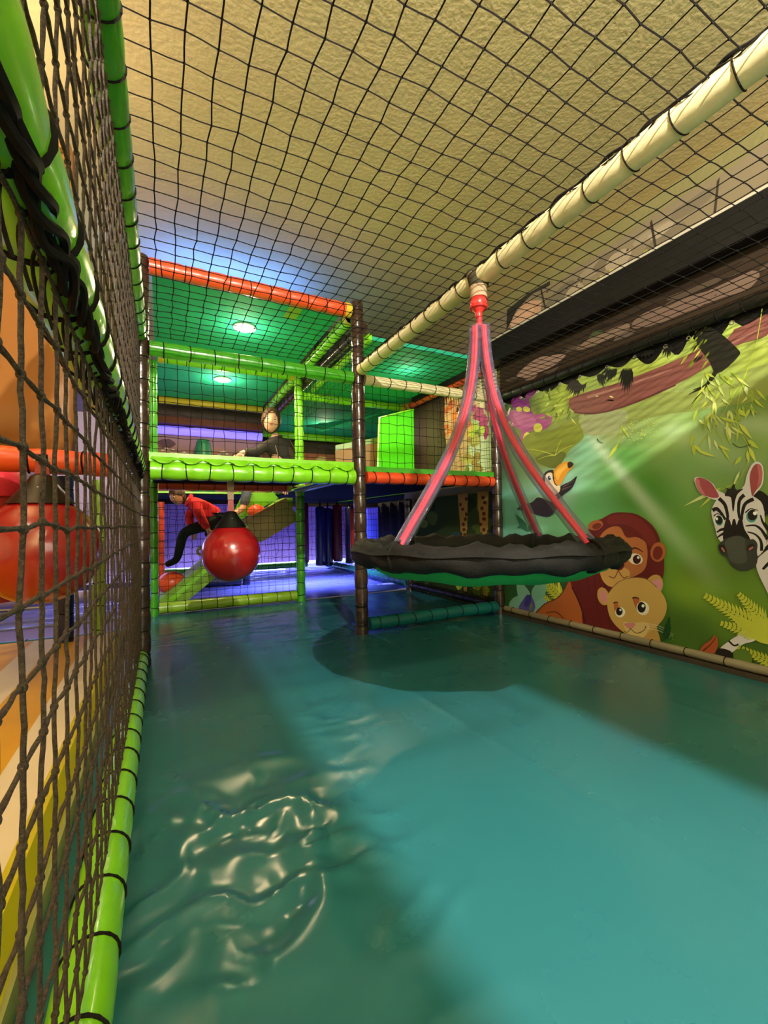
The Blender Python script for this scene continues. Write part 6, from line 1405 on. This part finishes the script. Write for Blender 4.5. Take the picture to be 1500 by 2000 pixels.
# ================================================================== PEOPLE
def skin_obj(name, V, E, rad, m, parent=None, sub=2, root=0):
    me = bpy.data.meshes.new(name); me.from_pydata(V, E, []); o = bpy.data.objects.new(name, me); C.objects.link(o)
    o.modifiers.new('skin', 'SKIN'); sv = me.skin_vertices[0].data
    for i, r in enumerate(rad):
        sv[i].radius = (r, r) if not isinstance(r, tuple) else r; sv[i].use_root = (i == root)
    o.modifiers['skin'].use_smooth_shade = True
    s = o.modifiers.new('sub', 'SUBSURF'); s.levels = sub; s.render_levels = sub
    dg = bpy.context.evaluated_depsgraph_get(); ev = o.evaluated_get(dg)
    v = [tuple(p.co) for p in ev.data.vertices]; f = [tuple(p.vertices) for p in ev.data.polygons]
    bpy.data.objects.remove(o); return v, f
def head_mesh(c, fwd, up, h):
    F = Vector(fwd).normalized(); Uv = Vector(up); Uv = (Uv-F*Uv.dot(F)).normalized(); Rv = F.cross(Uv); c = Vector(c); vs = []; nu, nv = 32, 24
    W, D = h*.355, h*.43
    def surf(a, p):
        x = math.cos(p)*math.sin(a); y = math.cos(p)*math.cos(a); z = math.sin(p)
        k = 1-.26*max(0, -z)**1.5; X = W*x*k; Y = D*y*(1-.08*max(0,-z)); Z = h*.5*z
        if y > 0:
            u, v = X/h, Z/h
            Y += h*.085*math.exp(-(u/.045)**2)*math.exp(-((v+.07)/.075)**2)        # nose
            Y -= h*.035*(math.exp(-((abs(u)-.145)/.07)**2)*math.exp(-((v-.02)/.055)**2))   # sockets
            Y += h*.020*math.exp(-(u/.11)**2)*math.exp(-((v+.225)/.04)**2)         # lips
            Y += h*.028*math.exp(-(u/.10)**2)*math.exp(-((v+.40)/.07)**2)          # chin
            Y += h*.018*math.exp(-((abs(u)-.2)/.08)**2)*math.exp(-((v+.06)/.07)**2) # cheeks
            Y += h*.016*math.exp(-((v-.10)/.04)**2)
        return X, Y, Z
    for i in range(nv+1):
        p = -math.pi/2+math.pi*i/nv
        for j in range(nu):
            X, Y, Z = surf(2*math.pi*j/nu, p); vs.append(tuple(c+Rv*X+F*Y+Uv*Z))
    fs = [(i*nu+j, i*nu+(j+1)%nu, (i+1)*nu+(j+1)%nu, (i+1)*nu+j) for i in range(nv) for j in range(nu)]
    for s in (1,-1):                                               # ears
        e = c+Rv*s*W*1.0+Uv*(-.02*h)-F*.02*h; b = len(vs); m_ = MB().ball((0,0,0), (h*.028,h*.06,h*.10), 10, 8)
        vs += [tuple(e+Rv*q[0]+F*q[1]+Uv*q[2]) for q in m_.v]; fs += [tuple(k+b for k in f) for f in m_.f]
    return vs, fs, (F, Uv, Rv, W, D)
def face(root, c, ax, h, hair_fn):
    F, Uv, Rv, W, D = ax; c = Vector(c); at = lambda u, v, d: c+Rv*u*h+Uv*v*h+F*(D+d*h)
    for s in (1,-1):
        p = at(s*.145, .02, -.075); MB().ball(p, h*.058, 12, 8).build('eye', M['eye'], root)
        MB().ball(p+F*h*.034, h*.034, 10, 6).build('iris', M['iris'], root)
        MB().tube([at(s*.07,.105,-.035), at(s*.15,.125,-.055), at(s*.23,.095,-.12)], [h*.014,h*.017,h*.007], 6).build('eyebrow', M['hair'], root)
    MB().tube([at(-.085,-.225,-.055), at(-.03,-.218,-.012), at(.03,-.218,-.012), at(.085,-.225,-.055)], [h*.006,h*.022,h*.022,h*.006], 8).build('mouth', M['lips'], root)
def hand_chain(V, E, Rd, wrist, pd, fd, nrm, sc=1.0):
    """palm and five fingers branching from vertex index wrist; pd palm direction, fd finger direction, nrm back-of-hand normal"""
    w = Vector(V[wrist]); pd = Vector(pd).normalized(); fd = Vector(fd).normalized(); nrm = Vector(nrm).normalized(); sd = pd.cross(nrm).normalized()
    V.append(tuple(w+pd*.045*sc)); Rd.append((.030*sc,.018*sc)); E.append((wrist, len(V)-1)); palm = len(V)-1
    for k, (o, l) in enumerate(((-.030,.060),(-.010,.072),(.011,.068),(.031,.052))):
        a = w+pd*.080*sc+sd*o*sc; V.append(tuple(a)); Rd.append(.0105*sc); E.append((palm, len(V)-1))
        b = a+(pd*.5+fd*.5)*l*.5*sc; V.append(tuple(b)); Rd.append(.0088*sc); E.append((len(V)-2, len(V)-1))
        e = b+fd*l*.55*sc-nrm*.012*sc; V.append(tuple(e)); Rd.append(.0072*sc); E.append((len(V)-2, len(V)-1))
    a = w+pd*.030*sc-sd*.042*sc; V.append(tuple(a)); Rd.append(.012*sc); E.append((palm, len(V)-1))
    V.append(tuple(a+pd*.035*sc-sd*.018*sc)); Rd.append(.0095*sc); E.append((len(V)-2, len(V)-1))
def person(name, label, J, rad, bones, hands, hc, fwd, up, hh, clothes, sc=1.0):
    names = list(J); V = [tuple(J[k]) for k in names]; ix = {k: i for i, k in enumerate(names)}; E = [(ix[a], ix[b]) for a, b in bones]; Rd = [rad[k] for k in names]
    root = thing(name, label, 'person', J['pelvis'])
    for wk, pd, fd, nm in hands: hand_chain(V, E, Rd, ix[wk], pd, fd, nm, sc)
    v, f = skin_obj('tmp', V, E, Rd, None, root=ix['pelvis'])
    mb = MB().add(v, f); hv, hf, ax = head_mesh(hc, fwd, up, hh); mb.add(hv, hf); mb.build('body', M['skin'], root, sharp=180)
    for cn, m, ks, grow, scale_ in clothes:
        sub = [k for k in names if k in ks]; j = {k: i for i, k in enumerate(sub)}
        ee = [(j[a], j[b]) for a, b in bones if a in j and b in j]
        rr = [tuple(q+grow for q in rad[k]) if isinstance(rad[k], tuple) else rad[k]+grow for k in sub]
        rr = [tuple(q*scale_.get(k,1) for q in r) if isinstance(r, tuple) else r*scale_.get(k,1) for k, r in zip(sub, rr)]
        v, f = skin_obj('tmp', [tuple(J[k]) for k in sub], ee, rr, None, root=j[ks[0]])
        MB().add(v, f).build(cn, m, root, sharp=180)
    face(root, hc, ax, hh, None)
    return root, ax
V_ = Vector
# woman seated on the upper deck edge, one foot on the ramp
J = dict(pelvis=V_((1.20,4.50,1.135)), waist=V_((1.17,4.46,1.28)), chest=V_((1.095,4.42,1.43)), neck0=V_((1.045,4.40,1.555)), neck1=V_((1.015,4.385,1.625)),
  shl=V_((.945,4.38,1.50)), ell=V_((.835,4.34,1.405)), wrl=V_((.70,4.31,1.395)), shr=V_((1.165,4.39,1.515)), elr=V_((1.235,4.33,1.30)), wrr=V_((1.13,4.28,1.13)),
  hipl=V_((1.11,4.47,1.14)), knl=V_((.795,4.36,1.30)), anl=V_((.70,4.30,.86)), tol=V_((.60,4.25,.79)), hipr=V_((1.24,4.46,1.13)), knr=V_((1.06,4.24,1.20)), anr=V_((1.20,4.20,1.085)), tor=V_((1.27,4.16,1.065)))
rad = dict(pelvis=(.125,.105), waist=(.105,.088), chest=(.118,.09), neck0=.052, neck1=.046, shl=.052, ell=.038, wrl=.026, shr=.055, elr=.040, wrr=.026, hipl=.078, knl=.056, anl=.034, tol=.028, hipr=.078, knr=.056, anr=.034, tor=.028)
bones = [('pelvis','waist'),('waist','chest'),('chest','neck0'),('neck0','neck1'),('chest','shl'),('shl','ell'),('ell','wrl'),('chest','shr'),('shr','elr'),('elr','wrr'),('pelvis','hipl'),('hipl','knl'),('knl','anl'),('anl','tol'),('pelvis','hipr'),('hipr','knr'),('knr','anr'),('anr','tor')]
HC = V_((.985,4.36,1.735))
wo, ax = person('person', 'woman in black jacket and jeans seated on the upper deck looking out', J, rad, bones, [('wrl',(-.75,-.15,-.65),(-.35,-.1,-.93),(-.5,-.7,.5)), ('wrr',(-.4,-.2,-.9),(-.2,-.3,-.9),(0,-1,.2))], HC, (-.20,-.97,-.06), (.10,.05,1), .235,
  [('jacket', M['jacket'], ['pelvis','waist','chest','neck0','shl','ell','wrl','shr','elr','wrr'], .012, dict(neck0=1.15, wrl=1.15, wrr=1.15)), ('jeans', M['jeans'], ['pelvis','hipl','knl','anl','hipr','knr','anr'], .010, {})])
F, Uv, Rv, W, D = ax; h = .235; vs = []; mb = MB(); nu, nv = 28, 16        # tied back hair: cap behind the hairline
hb = MB().ball((0,0,0), (1,1,1), 28, 18)
vs = []
for x, y, z in hb.v:
    yy = y
    th = .60-1.25*abs(x)**1.5
    if y > .05 and z < th: yy = min(y, .12-(th-z)*.35)
    vs.append(tuple(HC+Rv*(x*W*1.17)+F*(yy*D*1.14)+Uv*(z*h*.55+.010)))
MB().add(vs, hb.f).build('hair', M['hair'], wo)
MB().ball(HC-F*D*1.12+Uv*.03, (.035,.035,.04), 14, 10).build('hair_bun', M['hair'], wo)
MB().torus(V_((1.035,4.395,1.575)), .056, .016, (-.25,-.15,.95), 20, 8).build('jacket_collar', M['jacket'], wo)
mb = MB().tube([V_((1.00,4.325,1.54)), V_((1.03,4.318,1.42)), V_((1.07,4.345,1.29))], .004, 6); mb.build('zip', M['steel'], wo)
# child climbing the ramp
J = dict(pelvis=V_((.46,4.22,.765)), waist=V_((.40,4.21,.805)), chest=V_((.315,4.20,.865)), neck0=V_((.225,4.19,.915)), neck1=V_((.19,4.185,.93)),
  shl=V_((.265,4.10,.875)), ell=V_((.30,4.06,.765)), wrl=V_((.36,4.05,.66)), shr=V_((.275,4.30,.885)), elr=V_((.22,4.34,.78)), wrr=V_((.25,4.33,.66)),
  hipl=V_((.445,4.15,.735)), knl=V_((.165,4.14,.640)), anl=V_((.115,4.15,.40)), tol=V_((.02,4.15,.362)), hipr=V_((.47,4.28,.735)), knr=V_((.36,4.27,.60)), anr=V_((.58,4.26,.665)), tor=V_((.63,4.26,.70)))
rad = dict(pelvis=(.078,.075), waist=(.078,.07), chest=(.088,.075), neck0=.036, neck1=.032, shl=.040, ell=.030, wrl=.020, shr=.040, elr=.030, wrr=.020, hipl=.056, knl=.040, anl=.026, tol=.018, hipr=.056, knr=.040, anr=.025, tor=.018)
KC = V_((.125,4.175,.955))
ki, ax = person('person', 'child in red hoodie and dark trousers climbing over the ramp domes', J, rad, bones, [('wrl',(.25,0,-1),(.2,0,-1),(0,-1,0)), ('wrr',(.2,0,-1),(.1,0,-1),(0,-1,0))], KC, (-.72,-.62,-.30), (-.25,-.02,.97), .155,
  [('hoodie', M['hoodie'], ['pelvis','waist','chest','neck0','shl','ell','wrl','shr','elr','wrr'], .014, dict(neck0=1.2)), ('trousers', M['trousers'], ['pelvis','hipl','knl','anl','tol','hipr','knr','anr','tor'], .008, {})], .65)
F, Uv, Rv, W, D = ax; h = .155; vs = []
for x, y, z in hb.v:
    yy = y
    th = .42-.5*abs(x)
    if y > .05 and z < th: yy = min(y, .12-(th-z)*.4)
    vs.append(tuple(KC+Rv*(x*W*1.09)+F*(yy*D*1.09)+Uv*(z*h*.54+.006)))
MB().add(vs, hb.f).build('hair', M['hair'], ki)
MB().torus(V_((.215,4.19,.92)), .045, .018, (-.85,-.1,.35), 18, 8).build('hood', M['hoodie'], ki)

# ================================================================== THE NEXT BAY BEYOND THE SIDE NET
op = thing('orange_slide_wall', 'large smooth orange panel curving behind the side net', 'panel', (-.9,1.75,1.0)); vs = []; fs = []
for i in range(25):
    t = i/24; x = -1.9+1.62*t; y = 2.15-.35*t+.10*math.sin(t*math.pi)
    for z, b in ((.96,.0),(1.15,.05),(1.4,.07),(1.7,.05),(2.02,.0)): vs.append((x, y+b, z))
for i in range(24):
    for k in range(4): a = i*5+k; fs.append((a, a+5, a+6, a+1))
o = MB().add(vs, fs).build('curved_panel', M['orangepanel'], op); so = o.modifiers.new('thick', 'SOLIDIFY'); so.thickness = .03
MB().tube([vs[i*5+4] for i in range(25)], .02, 8).build('top_edge', M['orangepanel'], op)
padded_bar('padded_rail', 'dark orange padded rail above the hanging ball behind the side net', (-1.9,1.70,.955), (-.15,1.70,.905), .040, M['orange'], .15, 'padded rail', bulge=.08)
padded_bar('padded_rail', 'teal padded rail on the floor behind the side net', (-2.0,3.1,.04), (-.16,3.05,.04), .040, M['teal'], .2, 'padded rail', bulge=.04)
padded_bar('padded_rail', 'navy padded upright behind the red ball in the next bay', (-.42,2.6,.10), (-.42,2.6,.95), .035, M['navy'], .13, 'padded rail', bulge=.1)
padded_bar('padded_rail', 'olive padded upright behind the side net', (-.30,2.75,.10), (-.30,2.75,.95), .03, M['olive'], .13, 'padded rail', bulge=.1)
padded_bar('padded_rail', 'pale lilac padded rail crossing low behind the side net', (-2.0,4.3,.14), (-.2,4.2,.14), .05, mat('lilac_vinyl','#a895d0',.4), .2, 'padded rail', bulge=.05)
ts = thing('striped_step', 'striped mustard and white vinyl step beyond the side net', 'step', (-.6,.9,0))
xs = [(-1.6,-.561,'yellowmat'),(-.561,-.457,'white'),(-.457,-.326,'yellowmat'),(-.326,-.231,'white')]
for a, b, k in xs:
    MB().box((a,-.4,.004), (b,2.70,.145)).build('stripe', M[k], ts, False)
MB().prism([(-.231,-.4,.146),(-.231,-.4,.06),(-.196,-.4,.06),(-.212,-.4,.130)], (0,3.10,0)).build('yellow_nosing', mat('lemon_vinyl','#e8cf1e',.42), ts, False)
MB().box((-.231,-.4,.004), (-.188,2.70,.06)).build('pale_edge', M['paleyellow'], ts, False)
MB().box((-.188,-.4,.0), (-.145,2.70,.012)).build('teal_gutter', M['teal'], ts, False)
pb = thing('purple_screen', 'pale lilac netted screen glowing behind the side net', 'panel', (-1,5.4,.05)); MB().box((-3.0,5.40,.1), (-.12,5.44,1.9)).build('panel', mat('lilac_screen','#b8a4cf',.5,noise=.08), pb, False)
net('screen_net', 'fine black net hung on the pale lilac screen', (-2.6,5.37,.1), (1,0,0), (0,0,1), 2.4, .85, .08, .002, knots=False)
for x, k in ((-1.55,'teal'),(-1.1,'cream')): 
    t = thing('low_block', 'low %s padded block on the floor behind the side net' % k, 'block', (x,4.8,.0)); MB().box((x-.17,4.7,.01), (x+.17,4.95,.18)).build('block_body', M[k], t, False); MB().box((x-.15,4.69,.06), (x+.15,4.702,.12)).build('face_patch', M['white'], t, False)

# ================================================================== BACK BAY UNDER THE DECK
for i, (x, y, m_, zb, lb) in enumerate(((1.72,5.75,'pinkred',.16,'maroon hanging roller nearest the green post under the deck'),(1.99,5.85,'navy',.10,'navy hanging roller, first beside the purple gap'),(2.14,5.95,'navy',.08,'navy hanging roller touching the maroon one'),(2.27,5.9,'pinkred',.14,'maroon hanging roller between two navy ones'),(2.46,5.9,'navy',.10,'navy hanging roller with glints beside the middle post'),(2.62,6.1,'pinkred',.14,'maroon hanging roller mostly hidden by the middle post'))):
    t = thing('hanging_roller', lb, 'punch bag', (x,y,zb)); MB().lathe([(.055,0),(.068,.012),(.07,.05),(.07,.82-zb*.2),(.05,.85-zb*.2)], (x,y,zb), 20).build('roller_body', M[m_], t); MB().tube([(x,y,zb+.83-zb*.2),(x,y,.999)], .012, 8).build('hanging_strap', M['cord'], t)
rr = thing('hanging_roller', 'short bright red hanging roller just beyond the middle post', 'punch bag', (1.42,3.25,.42)); MB().lathe([(.03,0),(.036,.01),(.036,.40),(.03,.41)], (1.42,3.3,.40), 18).build('roller_body', M['red'], rr); MB().tube([(1.42,3.3,.80),(1.42,3.3,1.0)], .006, 6).build('hanging_strap', M['cord'], rr)
db = thing('dark_curtain', 'black curtain hanging under the deck behind the nest swing', 'curtain', (1.9,4.4,.4)); mb = MB(); n = 40; vs = []
for i in range(n+1):
    t = i/n; x = 2.335+.02*math.sin(t*38); y = 4.7-1.25*t
    vs += [(x,y,.36),(x,y,.93)]
mb.add(vs, [(2*i,2*i+2,2*i+3,2*i+1) for i in range(n)]); mb.build('curtain_cloth', M['black'], db); db.children[0].modifiers.new('thick','SOLIDIFY').thickness = .004
for i, (a, b, z, lb, k) in enumerate((((-.1,7.35,.028),(3.8,7.35,.028),0,'blue white glowing tube light low along the purple back wall','tube_blue'),((.1,6.7,.028),(1.7,6.7,.028),0,'blue white glowing tube light on the floor behind the green rail','tube_blue'),((2.9,4.3,.028),(2.9,6.8,.028),0,'blue glowing tube light beyond the blue lit net','tube_blue'),((-2.4,5.30,.028),(-.2,5.30,.028),0,'blue white glowing tube light under the lilac screen','tube_blue'))):
    t = thing('tube_light', lb, 'tube light', a); MB().tube([a,b], .018, 10).build('glow_tube', M[k], t); MB().tube([a, V_(a).lerp(V_(b),.012)], .022, 10).build('end_cap', M['steel'], t)
bs = thing('blue_screen', 'blue vinyl screen lit from behind the wall net', 'panel', (3.0,5.5,.0)); MB().box((3.0,4.1,.02), (3.03,7.2,.93)).build('panel', mat('blue_screen_vinyl','#4a58c8',.4,noise=.1), bs, False)

# things of one kind share a group
GROUPS = dict(padded_post='padded posts of the play frame', padded_rail='padded rails of the play frame', play_deck='padded decks of the play frame', roof_panel='padded roof panels', downlight='round downlights', deck_net='nets guarding the upper deck', lower_net='nets under the deck', hanging_ball='red hanging balls', hanging_roller='hanging rollers under the deck', tube_light='glowing tube lights', rock_mural='painted rock murals', added_light_blocker='added light-blocking sheets', low_block='low padded blocks')
for o in list(scene.objects):
    b = o.name.split('.')[0]
    if o.parent is None and b in GROUPS: o['group'] = GROUPS[b]
